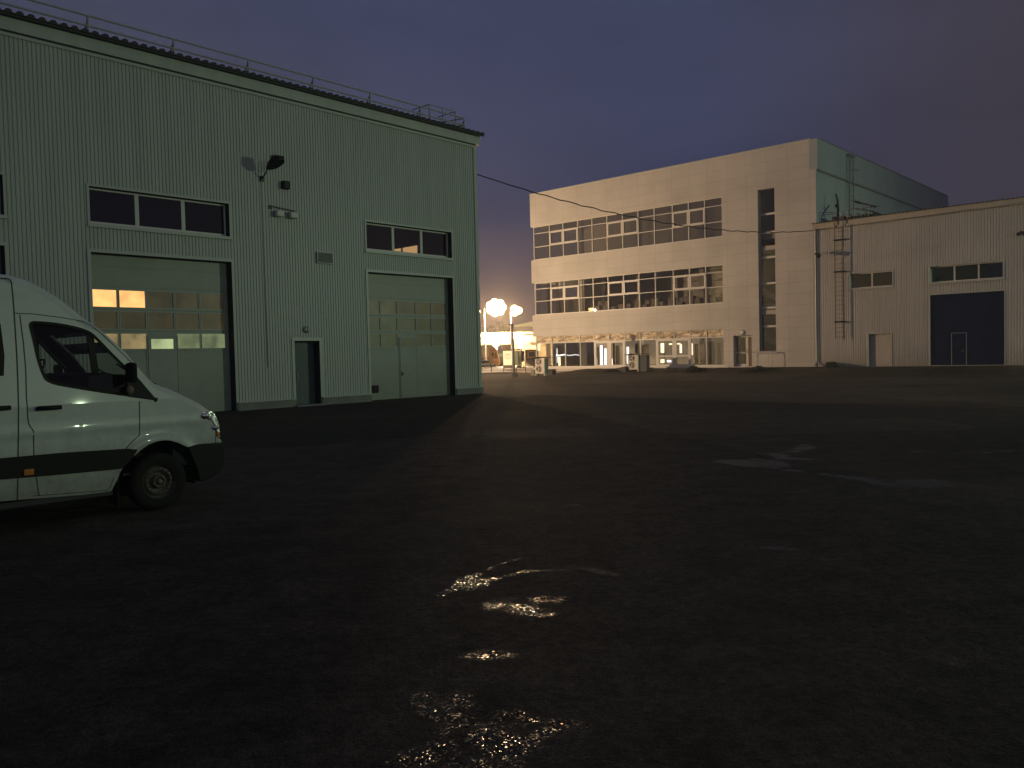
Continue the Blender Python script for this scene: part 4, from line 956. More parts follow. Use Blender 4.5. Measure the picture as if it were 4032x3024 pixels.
# ================================================================== WHITE VAN
def chaikin(P, it=2):
    for _ in range(it): P = [q for i in range(len(P)) for q in ((P[i][0]*.75+P[(i+1) % len(P)][0]*.25, P[i][1]*.75+P[(i+1) % len(P)][1]*.25), (P[i][0]*.25+P[(i+1) % len(P)][0]*.75, P[i][1]*.25+P[(i+1) % len(P)][1]*.75))]
    return P
def build_van():
    tapf = lambda z: .17*max(0, (z-1.30)/1.4) + .03*max(0, (.5-z)/.2)*.5
    def V(px, py):
        y = 0
        for _ in range(4): x, z = FV.F(px, py, y); y = tapf(z)
        return x, z
    T = thing('delivery_van', 'white high-roof delivery van with black side moulding and bumper, parked at the left edge', 'van', FV.W(0, 0, 0), FV.rot)
    WID = 1.98; WC = (V(631.5, 1908)[0], .335); RW = .335; WR = (WC[0]-3.66, .335)
    out = []   # (x, z, fillet, kind)
    for x, z in ((-3.1, .45), (-3.1, 1.2), (-3.1, 2.2), (-3.02, 2.5), (-2.8, 2.66), (-2.2, 2.70), (-1.0, 2.71), (0, 2.71)): out.append((x, z, .09, 'r'))
    for q in ((36, 1078.6), (69, 1086), (120.6, 1102.7), (169, 1127), (211, 1152.5), (241, 1170.6), (271, 1194.7), (301, 1219), (331.5, 1243), (360, 1264)): out.append((*V(*q), .10, 'r'))
    for q in ((392, 1291), (422, 1316), (452, 1343), (500, 1386), (530.5, 1424), (574, 1474), (612, 1511)): out.append((*V(*q), .05, 'w'))
    for q in ((645, 1521), (663, 1527), (696, 1541), (729, 1557), (763, 1573), (796, 1590), (829, 1614), (850, 1634), (858, 1655), (864, 1680), (870, 1700), (875, 1722)): out.append((*V(*q), .07, 'h'))
    out.append((*V(874, 1746), .03, 'h'))
    for q in ((772.5, 1750), (736, 1760), (718, 1753), (704, 1745.5), (689, 1740.5), (671, 1735), (653, 1733), (635, 1734), (617, 1737), (599, 1743), (581, 1751), (555.5, 1769.4), (520, 1800), (495, 1830), (478, 1845), (462, 1890), (437, 1935), (425, 1941), (200, 1958), (0, 1974)): out.append((*V(*q), 0, 'a'))
    zs_ = V(0, 1974)[1]
    for dx, dz in ((.46, zs_-.335), (.45, .15), (.36, .34), (.2, .46), (0, .5), (-.2, .46), (-.36, .34), (-.45, .15), (-.46, .09)): out.append((WR[0]+dx, .335+dz, 0, 'a'))
    out.append((-3.05, .43, 0, 'a'))
    n = len(out); P = [Vector((x, z)) for x, z, _, _ in out]
    nor = []
    for i in range(n):
        d = (P[(i+1) % n]-P[i-1]).normalized(); nor.append(Vector((-d.y, d.x)))      # clockwise outline: outward normal
    win = [V(*q) for q in ((111.5, 1279), (120.6, 1265.5), (135.6, 1263.4), (211, 1268.5), (286, 1282), (340.5, 1297), (370.7, 1315), (422, 1369.5), (482, 1430), (517, 1457.6), (620, 1578), (520, 1563), (398, 1547), (219, 1517), (190, 1505), (172.4, 1494), (146, 1424), (126, 1331.6))]
    win = chaikin(win[:10]+[win[10], win[10]]+win[11:], 2)
    x8 = V(4, 1300)[0]; cw = [(x8-.02, V(4, 1268)[1]), (x8+.0, V(8, 1275)[1]), (x8+.012, V(9, 1400)[1]), (x8-.01, V(2, 1480)[1]), (-.45, V(2, 1480)[1]), (-.5, V(2, 1470)[1]), (-.5, V(0, 1275)[1]), (-.45, V(0, 1266)[1])]
    def flare(x, z):
        f = 0
        for c in (WC, WR):
            r_ = math.hypot(x-c[0], z-c[1])
            if z > .5: f += .028*math.exp(-((r_-.50)/.06)**2)
        return f
    crease = lambda z: .010*math.exp(-((z-1.02)/.05)**2)
    def panel(holes, inset, extra, m, name, far, rr=1.0):
        outer = [Vector((P[i].x, P[i].y, 0)) - Vector((nor[i].x, nor[i].y, 0))*(out[i][2]*rr+inset) for i in range(n)]
        loops = [outer]+[[Vector((a, b, 0)) for a, b in h] for h in holes]
        flat = [q for l in loops for q in l]; tri = tessellate_polygon(loops)
        bm = bmesh.new(); vs = [bm.verts.new((q.x, 0, q.y)) for q in flat]
        for t in tri:
            try: bm.faces.new([vs[i] for i in t])
            except ValueError: pass
        for k in range(120):
            x = -3.05+k*.05
            if x < 3: bmesh.ops.bisect_plane(bm, geom=list(bm.verts)+list(bm.edges)+list(bm.faces), plane_co=(x, 0, 0), plane_no=(1, 0, 0))
        for k in range(48):
            bmesh.ops.bisect_plane(bm, geom=list(bm.verts)+list(bm.edges)+list(bm.faces), plane_co=(0, 0, .4+k*.05), plane_no=(0, 0, 1))
        for v in bm.verts:
            z = v.co.z; y = tapf(z)+extra-(flare(v.co.x, z)+crease(z) if extra == 0 else 0); v.co.y = WID-y if far else y
        bmesh.ops.recalc_face_normals(bm, faces=bm.faces)
        if sum(f.normal.y*f.calc_area() for f in bm.faces)*(1 if far else -1) < 0: bmesh.ops.reverse_faces(bm, faces=bm.faces)
        me = bpy.data.meshes.new(name); bm.to_mesh(me); bm.free(); me.materials.append(MATS[m])
        for p in me.polygons: p.use_smooth = True
        o = bpy.data.objects.new(name, me); COL.objects.link(o); o.parent = T; return o
    panel([win], 0, 0, 'van_white', 'side_panel', False); panel([win], 0, 0, 'van_white', 'side_panel', True)
    panel([win], .0, .045, 'van_interior', 'inner_lining', False, 1.3); panel([win], .0, .045, 'van_interior', 'inner_lining', True, 1.3)
    def shell(name, m, inset, skipw=True):
        cols = []; TH = (0, 30, 60, 90)
        mb = MB(); K = None
        for i in range(n):
            r_ = out[i][2]; tp = tapf(P[i].y); ring = []
            for th in TH: ring.append((r_*(1-math.sin(R(th))), tp+r_*(1-math.cos(R(th)))))
            for yy in (.20, .55): ring.append((-.0 if out[i][3] != 'h' else -.012*(1 if yy > .3 else 0), tp+yy))
            fullr = ring+[(a, WID-b) for a, b in reversed(ring)]; K = len(fullr)
            for a, b in fullr: q = P[i]-nor[i]*(a+inset); mb.v.append((q.x, b, q.y))
        for i in range(n):
            j = (i+1) % n; ki, kj = out[i][3], out[j][3]
            if ki == 'a' and kj == 'a': continue
            ws = ki == 'w' and kj == 'w'
            for c in range(K-1):
                if ws and 4 <= c <= K-6: continue
                mb.f.append((i*K+c, i*K+c+1, j*K+c+1, j*K+c))
        return mb.build(name, m, T, smooth='auto')
    shell('body_shell', 'van_white', 0); shell('headliner', 'van_interior', .05)
    # windscreen
    wi = [i for i in range(n) if out[i][3] == 'w']; mb = MB()
    for a, b in zip(wi, wi[1:]): mb.quad((P[a].x, .2, P[a].y), (P[b].x, .2, P[b].y), (P[b].x, WID-.2, P[b].y), (P[a].x, WID-.2, P[a].y))
    mb.build('windscreen', 'van_glass', T, True)
    # side glass, rubber rims
    for far in (False, True):
        Y = lambda z, e: (WID-tapf(z)-e) if far else tapf(z)+e
        g = MB(); g.quad(*[(x, Y(z, .02), z) for x, z in win]); g.build('door_window', 'van_glass', T)
        rim = MB(); m_ = len(win); cx_ = sum(a for a, b in win)/m_; cz_ = sum(b for a, b in win)/m_
        inn = []
        for i in range(m_):
            d = (Vector(win[(i+1) % m_])-Vector(win[i-1])).normalized(); q = Vector(win[i])+Vector((d.y, -d.x))*.032; inn.append(q)
        for i in range(m_):
            j = (i+1) % m_; rim.quad((win[i][0], Y(win[i][1], -.004), win[i][1]), (win[j][0], Y(win[j][1], -.004), win[j][1]), (inn[j].x, Y(inn[j].y, .0), inn[j].y), (inn[i].x, Y(inn[i].y, .0), inn[i].y))
        rim.build('window_seal', 'black_plastic', T)
        dv = MB(); a, b = V(356, 1318), V(380, 1480); w_ = .035
        dv.quad((a[0]-w_, Y(a[1], .01), a[1]), (a[0]+w_, Y(a[1], .01), a[1]), (b[0]+w_, Y(b[1], .01), b[1]), (b[0]-w_, Y(b[1], .01), b[1]))
        dv.quad((a[0]-w_, Y(a[1], .03), a[1]), (a[0]+w_, Y(a[1], .03), a[1]), (b[0]+w_, Y(b[1], .03), b[1]), (b[0]-w_, Y(b[1], .03), b[1])); dv.build('window_divider', 'black_plastic', T)
        tr = MB(); pts = [V(*q) for q in ((492, 1440), (517, 1457.6), (620, 1578), (505, 1562))]
        tr.prism(pts, 0, .012); tr.v = [(x, Y(z, -.006)+(y if not far else -y), z) for x, y, z in tr.v]; tr.build('mirror_base', 'black_plastic', T)
        g = MB(); g.prism(cw, 0, .006); g.v = [(x, Y(z, -.003)+(y if not far else -y), z) for x, y, z in g.v]; g.build('cargo_window', 'black_plastic', T)
        mr = MB(); a, b = V(499, 1430), V(531, 1512)
        y0, y1 = (WID+.04, WID+.26) if far else (-.24, -.02)
        a = FV.F(503, 1428, -.13); b = FV.F(530, 1506, -.13)
        mr.box(a[0], b[0], y0, y1, b[1], a[1]); mr.build('wing_mirror', 'dark_rubber', T, bevel=.04)
        if not far:
            li = MB(); c = FV.F(512, 1535, -.05); li.ico((c[0], -.05, c[1]), .05, 2, 0, (.9, .5, 1.1)); li.build('mirror_foot', 'rusty_steel', T, True)
    # panel gaps
    def gap(pts, w_=.011, y=-.0015):
        mb = MB(); q = [Vector(V(*p)) for p in pts]
        for a, b in zip(q, q[1:]):
            d = (b-a).normalized(); nn = Vector((-d.y, d.x))*w_/2; k = max(1, int((b-a).length/.05))
            for j in range(k):
                u, v = a.lerp(b, j/k), a.lerp(b, (j+1)/k)
                f = lambda s_: (s_.x, tapf(s_.y)-flare(s_.x, s_.y)-crease(s_.y)+y, s_.y)
                mb.quad(f(u+nn), f(v+nn), f(v-nn), f(u-nn))
        mb.build('panel_gap', 'van_gap', T)
    gap([(0, 1095), (30, 1097), (40, 1101), (45, 1112), (52, 1180), (60, 1300), (66, 1400), (70, 1500), (72, 1700), (71, 1798)], .013); gap([(70, 1884), (68, 1970)], .013)
    gap([(78, 1240), (84, 1290), (92, 1350), (101, 1450), (104, 1560), (109, 1640), (113, 1668), (119, 1680), (129, 1694), (131, 1700), (134, 1795)]); gap([(143, 1876), (151, 1940), (155, 1953)])
    gap([(58, 1233), (130, 1236), (240, 1250), (330, 1266), (363, 1283), (400, 1313), (440, 1352), (494, 1404), (540, 1450)], .008)
    gap([(549, 1580), (549, 1650), (548, 1715), (520, 1738), (492, 1768)]); gap([(130, 1953), (430, 1930), (448, 1880)], .007)
    gap([(850, 1665), (849, 1745)], .009)
    # mouldings, bumper, sill
    def slab(pts, y0, y1, m, name, bevel=.006, extra=[]):
        mb = MB(); mb.prism([V(*p) for p in pts]+extra, y0, y1); o = mb.build(name, m, T, bevel=bevel)
        mb = MB(); mb.prism([V(*p) for p in pts]+extra, WID-y1, WID-y0); mb.build(name, m, T, bevel=bevel); return o
    zt, zb = V(0, 1804)[1], V(0, 1887)[1]
    slab([(0, 1804), (250, 1782), (500, 1766), (540, 1770), (520, 1800), (495, 1830), (478, 1845), (250, 1866), (0, 1887)], -.028, .01, 'black_plastic', 'side_moulding', .006, [(WR[0]+.47, zb), (WR[0]+.42, zt)])
    mb = MB(); mb.box(-3.08, WR[0]-.46, -.02, .01, zb, zt); mb.box(-3.08, WR[0]-.46, WID-.01, WID+.02, zb, zt); mb.build('rear_moulding', 'black_plastic', T)
    bp = chaikin([V(*p) for p in ((736, 1761), (772.5, 1751), (874, 1747), (881, 1765), (883, 1790), (879, 1829), (868, 1848), (855, 1862), (816, 1885), (789, 1896), (780, 1894), (776, 1860), (764, 1822), (750, 1790))], 2)
    mb = MB(); mb.prism(bp, -.022, WID+.022); mb.build('bumper', 'black_plastic', T, bevel=.012)
    mb = MB(); a, b = V(88, 1848), V(130, 1868); mb.box(a[0], b[0], -.045, -.026, b[1], a[1]); mb.build('side_marker', 'orange_lens', T, bevel=.01)
    for a, b in (((134, 1598), (246, 1613)), ((-70, 1600), (47, 1615))):
        p, q = V(*a), V(*b); zc = (p[1]+q[1])/2; mb = MB(); mb.tube([(p[0]+.02, -.03, zc), (q[0]-.02, -.03, zc)], .024, 8); mb.tube([(p[0]+.03, .0, zc), (p[0]+.03, -.03, zc)], .016, 6); mb.tube([(q[0]-.04, .0, zc), (q[0]-.04, -.03, zc)], .016, 6)
        mb.build('door_handle', 'black_plastic', T, True)
    # headlights
    hl = [V(*q) for q in ((793, 1627), (812, 1618.5), (833, 1618), (845, 1630), (853, 1648), (859, 1668), (862, 1690), (864, 1706), (852, 1700), (850, 1680), (834, 1657), (808.7, 1650), (795, 1640))]
    for far in (False, True):
        y0, y1 = (WID-.03, WID-.004) if far else (-.012+.02, .05)
        mb = MB(); mb.prism(hl, -.014 if not far else WID-.05, .05 if not far else WID+.014); mb.build('headlight', 'chrome_lamp', T, bevel=.008)
        mb = MB(); c = V(866, 1708); mb.ico((c[0]-.03, WID-.02 if far else .02, c[1]), .045, 2, 0, (.7, .8, 1.1)); mb.build('indicator_lamp', 'orange_lens', T, True)
    mb = MB(); xg = V(862, 1690)[0]
    for k in range(4): mb.box(xg-.03, xg+.02, .42, WID-.42, .82+k*.075, .86+k*.075)
    mb.build('grille', 'black_plastic', T)
    # wheels
    def wheel(c, near):
        s_ = 1 if near else -1; y = .03 if near else WID-.03
        w_ = MB(); prof = [(.20, 0), (.225, -.005), (.27, -.012), (.315, .0), (.333, .03), (.335, .06), (.335, .17), (.325, .21), (.20, .22)]
        w_.lathe([(r_, a*s_) for r_, a in prof], (c[0], y, c[1]), 'y', 40); tw = w_.build('tyre', 'dark_rubber', T, True)
        w_ = MB(); prof = [(.0, .03), (.045, .03), (.05, .0), (.075, .0), (.082, .05), (.105, .055), (.125, .02), (.155, .015), (.175, .06), (.185, .06), (.19, .01), (.205, .0)]
        w_.lathe([(r_, a*s_) for r_, a in prof], (c[0], y, c[1]), 'y', 40); w_.build('rim', 'steel_rim', tw, True)
        w_ = MB()
        for k in range(16):
            a = 2*math.pi*k/16; w_.lathe([(0, .012*s_), (.017, .012*s_)], (c[0]+.14*math.cos(a), y, c[1]+.14*math.sin(a)), 'y', 8)
        w_.build('rim_hole', 'plain_dark', tw)
        w_ = MB()
        for k in range(6):
            a = 2*math.pi*k/6+.2; w_.lathe([(0, -.006*s_), (.011, -.006*s_), (.012, .02*s_)], (c[0]+.065*math.cos(a), y, c[1]+.065*math.sin(a)), 'y', 6)
        w_.lathe([(0, -.02*s_), (.03, -.018*s_), (.04, .03*s_)], (c[0], y, c[1]), 'y', 16); w_.build('wheel_nut', 'rusty_steel', tw, True)
    for c in (WC, WR): wheel(c, True); wheel(c, False)
    for c in (WC, WR):
        for y0, y1, yi in ((.03, .5, .5), (WID-.5, WID-.03, WID-.5)):
            mb = MB()
            for k in range(14):
                a0, a1 = math.pi*(1.12*k/14-.06), math.pi*(1.12*(k+1)/14-.06); r_ = .435
                mb.quad((c[0]+r_*math.cos(a0), y0, c[1]+r_*math.sin(a0)), (c[0]+r_*math.cos(a1), y0, c[1]+r_*math.sin(a1)), (c[0]+r_*math.cos(a1), y1, c[1]+r_*math.sin(a1)), (c[0]+r_*math.cos(a0), y1, c[1]+r_*math.sin(a0)))
            mb.quad((c[0]-.45, yi, .15), (c[0]+.45, yi, .15), (c[0]+.45, yi, .85), (c[0]-.45, yi, .85)); mb.build('wheel_arch_liner', 'plain_dark', T)
    mb = MB(); xf = WC[0]-.44; mb.box(xf-.03, xf-.01, .06, .30, .12, .50); mb.box(WR[0]-.47, WR[0]-.45, .06, .30, .12, .5); mb.build('mud_flap', 'dark_rubber', T)
    mb = MB(); mb.box(-3.0, WC[0]-.5, .10, WID-.10, .24, .44); mb.box(-1.1, WC[0]-.55, .015, .10, .26, .32); mb.build('underbody', 'plain_dark', T)
    mb = MB(); mb.prism([(WC[0]+.2, .9), (WC[0]+.2, .5), (2.72, .45), (2.70, .7)], .1, WID-.1); mb.build('radiator_panel', 'plain_dark', T)
    for far in (False, True):
        for q, rr_ in (((806, 1638), .050), ((822, 1645), .030), ((846, 1684), .036)):
            c = V(*q); mb = MB(); mb.ico((c[0], (WID+.005) if far else -.005, c[1]), rr_, 2, 0, (1.2, .5, .9)); mb.build('reflector', 'reflector_chrome', T, True)
    # cab
    d = [V(*q) for q in ((350, 1480), (372, 1470), (400, 1476), (425, 1466), (470, 1478), (560, 1520), (600, 1560))]
    mb = MB(); mb.prism(d+[(d[-1][0], .9), (d[0][0], .9)], .06, WID-.06); mb.build('dashboard', 'van_interior', T, bevel=.015)
    xs_ = V(195, 1490)[0]
    for yc in (.45, 1.35):
        mb = MB(); mb.prism([(xs_-.18, .75), (xs_+.35, .8), (xs_+.35, .92), (xs_+.02, .95), (xs_-.10, 1.42), (xs_-.24, 1.42)], yc-.25, yc+.25); s0 = mb.build('seat', 'seat_fabric', T, bevel=.05)
        mb = MB(); mb.box(xs_-.26, xs_-.14, yc-.13, yc+.13, 1.46, 1.66); mb.build('headrest', 'seat_fabric', s0, bevel=.04)
    mb = MB(); c = V(420, 1476); ctr = Vector((c[0]-.28, WID-.5, c[1]+.03)); ax = Vector((.85, 0, -.5)).normalized(); u = Vector((0, 1, 0)); v = ax.cross(u)
    mb.tube([ctr+u*.19*math.cos(2*math.pi*k/24)+v*.19*math.sin(2*math.pi*k/24) for k in range(25)], .014, 6, caps=False); mb.tube([ctr-u*.18, ctr+u*.18], .012, 5); mb.build('steering_wheel', 'black_plastic', T)
    mb = MB(); mb.box(-.75, -.72, .08, WID-.08, .44, 2.62); mb.build('bulkhead', 'van_interior', T)
    mb = MB(); mb.box(-3, 2.2, .08, WID-.08, .445, .47); mb.build('floor', 'van_interior', T)
    mb = MB(); a = V(640, 1517); mb.tube([(a[0]-.02, .3, a[1]+.01), (a[0]-.22, .75, a[1]+.26)], .012, 5); mb.tube([(a[0]-.02, 1.1, a[1]+.01), (a[0]-.22, 1.55, a[1]+.26)], .012, 5); mb.build('wiper', 'black_plastic', T)
build_van()

# ================================================================== CABLE, POLE, OUTDOOR UNITS, PLANTS
def proj(p):
    v = Vector(p)-Vector((0, 0, EYE)); d = v.dot(fv); return 2016+PXF*v.dot(rv)/d, 1512-PXF*v.dot(uv)/d
def build_cable():
    x, z = FA.F(1873, 684); A = FA.W(x, .02, z); x, z = FC.F(3203, 908); B = FC.W(x, -.05, z)
    lo, hi = 0.0, 1.0
    for _ in range(40):
        t = (lo+hi)/2
        if proj(A.lerp(B, t))[0] < 2606: lo = t
        else: hi = t
    q = A.lerp(B, t); y = proj(q)[1]; s = (875-y)/PXF*(q.y)/(4*t*(1-t))
    mb = MB(); pts = []
    for k in range(61):
        t = k/60; p = A.lerp(B, t); p.z -= 4*s*t*(1-t)+.03*math.sin(k*1.9)*min(1, 6*t*(1-t)); pts.append(p)
    mb.tube(pts, .026, 6); o = mb.build('overhead_cable', 'cable_black', None, True); tag(o, 'thin black cable sagging across the sky from the workshop corner to the cream hall', 'cable')
build_cable()

def ground_thing(name, label, cat, p, rot=0.0, group=None): return thing(name, label, cat, p, rot, group)
def build_pole():
    p = on_ground(2025.5, 1481); T = ground_thing('grey_pole', 'plain grey pole standing in a square concrete foot beyond the workshop corner', 'pole', p)
    r_ = .095; h = at_dist(2025, 1277, p.y).z-p.z; lean = -.012*h*0
    mb = MB(); mb.tube([(0, 0, .1), (-.06, 0, h*.5), (-.13, 0, h)], r_, 14, r1=r_*.95); mb.build('shaft', 'pole_paint', T, True)
    mb = MB(); mb.box(-.20, .26, -.2, .25, -.1, .30); mb.build('concrete_foot', 'plinth_concrete', T, bevel=.03)
    mb = MB(); mb.box(-.25, -.01, -.12, .12, h-.02, h+.05); mb.build('cap', 'galvanised', T, bevel=.01)
    mb = MB(); mb.box(-.22, -.17, -.04, .04, h*.62, h*.70); mb.build('clamp', 'rusty_steel', T)
build_pole()

def build_unit(px0, px1, pyb, pyt, label, ov):
    p = in_front(px0, pyb, 2.4) if ov > .5 else on_ground(px0, pyb); sc = p.y/PXF; h = (pyb-pyt)*sc; W_ = (px1-px0)*sc/.80; D_ = .42
    T = ground_thing('outdoor_unit', label, 'air conditioner', p, FB.rot, 'twin-fan outdoor units in front of the panelled block'); hb = .20
    mb = MB()
    for a in (.0, W_-.08): mb.box(a, a+.08, .02, D_-.02, -.15, hb-.04)
    mb.box(0, W_, .0, D_, hb-.04, hb); mb.build('stand', 'ac_white', T)
    mb = MB(); mb.box(0, W_, 0, D_, hb+.01, h-.05); mb.build('housing', 'ac_white', T, bevel=.012)
    mb = MB(); mb.box(W_+.002, W_+.06, .03, D_-.02, hb+.02, h-.08); mb.build('side_cover', 'ac_green', T, bevel=.006)
    fr = min(W_*.28, (h-hb)*.21)
    for k in (0, 1):
        c = (W_*.40, -.0, hb+.06+(h-hb-.1)*(.25+.5*k))
        m = MB(); m.lathe([(0, -.004), (fr, -.004)], c, 'y', 28); f_ = m.build('fan', 'fan_dark', T)
        m = MB()
        for q in (.35, .6, .82, 1.0):
            pts = [(c[0]+fr*q*math.cos(2*math.pi*j/28), -.02, c[2]+fr*q*math.sin(2*math.pi*j/28)) for j in range(29)]; m.tube(pts, .007 if q < 1 else .014, 4, caps=False)
        m.lathe([(0, -.03), (fr*.18, -.028), (fr*.2, -.01)], c, 'y', 14); m.build('fan_grille', 'ac_white', f_)
        m = MB()
        for j in range(3):
            a = 2*math.pi*j/3+k; m.quad((c[0]+.03*math.cos(a), -.008, c[2]+.03*math.sin(a)), (c[0]+fr*.9*math.cos(a-.35), -.006, c[2]+fr*.9*math.sin(a-.35)), (c[0]+fr*.9*math.cos(a+.35), -.012, c[2]+fr*.9*math.sin(a+.35)))
        m.build('fan_blade', 'galvanised', f_)
    mb = MB(); mb.box(W_*.72, W_*.95, -.006, .0, h*.62, h*.68); mb.build('badge_plate', 'trim_metal', T)
    mb = MB(); mb.prism([(-.14, h-.03), (W_*.45, h+.07), (W_+ov, h+.0), (W_+ov, h-.03), (W_*.45, h+.04), (-.14, h-.06)], -.22, D_+.35); mb.build('rain_canopy', 'black_plastic', T)
    if ov > .5:
        mb = MB(); mb.box(W_+.14, W_+.72, .08, D_+.1, -.1, h-.07); mb.build('rear_cabinet', 'far_grey', T, bevel=.03)
    return T
build_unit(2108, 2146, 1480, 1409, 'twin-fan outdoor air conditioner beside the pale concrete block, under a thin dark canopy', .30)
build_unit(2473, 2511, 1464, 1396, 'twin-fan outdoor air conditioner with a green side, standing in front of the entrance doors', .80)
def build_small():
    p = on_ground(2091, 1480); s = p.y/PXF
    o = MB().box(0, 19*s, 0, .5, -.1, 25*s).build('concrete_block', 'plinth_concrete', None, bevel=.03); o.location = p; o.rotation_euler = (0, 0, FB.rot); tag(o, 'low beige concrete block beside the left outdoor air conditioner', 'concrete block')
    p = on_ground(2156, 1476); s = p.y/PXF
    T = ground_thing('waste_bin', 'low dark box between the left outdoor unit and the glass front', 'bin', p, FB.rot)
    MB().box(0, 26*s, 0, .45, -.1, 19*s).build('body', 'plain_dark', T, bevel=.04); MB().box(-.03, 26*s+.03, -.03, .48, 19*s, 19*s+.05).build('lid', 'dark_rubber', T, bevel=.015)
    # wedge ramp left of the second unit
    a = in_front(2370, 1478, 2.3); b = in_front(2464, 1470, 2.6)
    L_ = (b-a).length; d = (b-a).normalized(); rot = math.atan2(d.y, d.x)
    T = ground_thing('loading_ramp', 'dark wedge-shaped ramp left of the air conditioner by the entrance doors', 'ramp', a, rot)
    MB().prism([(0, -.1), (L_, -.1), (L_, .40), (L_*.55, .24), (0, .03)], 0, 2.0).build('slab', 'plain_dark', T, bevel=.02)
    # plants
    def shrub(px0, px1, pyb, pyt, label, seed, name='shrub'):
        rnd = random.Random(seed); p = in_front((px0+px1)/2, pyb, 2.0 if px0 < 3200 else .7); s = p.y/PXF; W_ = (px1-px0)*s; H = (pyb-pyt)*s
        T = ground_thing(name, label, 'shrub', p, 0, 'low dark shrubs in front of the panelled block')
        mb = MB()
        for k in range(1400):
            u = rnd.gauss(0, .24); v = rnd.gauss(0, .28); hh = .7*H*(1.05-abs(u)*1.5)*(.75+.35*math.sin(u*13+seed))
            z = hh*rnd.random()**.7; x, y = u*W_, v*1.2; c = Vector((x, y, max(.02, z))); r_ = rnd.uniform(.03, .08)
            a = Vector((rnd.uniform(-1, 1), rnd.uniform(-1, 1), rnd.uniform(-.4, 1))).normalized(); b = a.orthogonal().normalized()
            mb.quad(c-a*r_, c+b*r_*.5, c+a*r_, c-b*r_*.5)
        mb.build('foliage', 'leaf_dark', T)
        mb = MB()
        for k in range(9): x = rnd.uniform(-.3, .3)*W_; y = rnd.uniform(-.4, .4); mb.tube([(x, y, -.03), (x+rnd.uniform(-.1, .1), y, H*.6)], .014, 5, r1=.006)
        mb.build('stem', 'bark', T)
    shrub(2690, 2790, 1475, 1449, 'low dark shrub mound in front of the double doors', 3)
    shrub(2915, 3065, 1471, 1450, 'wide low dark shrub mound between the side entrance and the stair window', 8)
    shrub(3259, 3290, 1447, 1412, 'small dark weed clump against the cream wall below the rusty ladder', 5)
build_small()

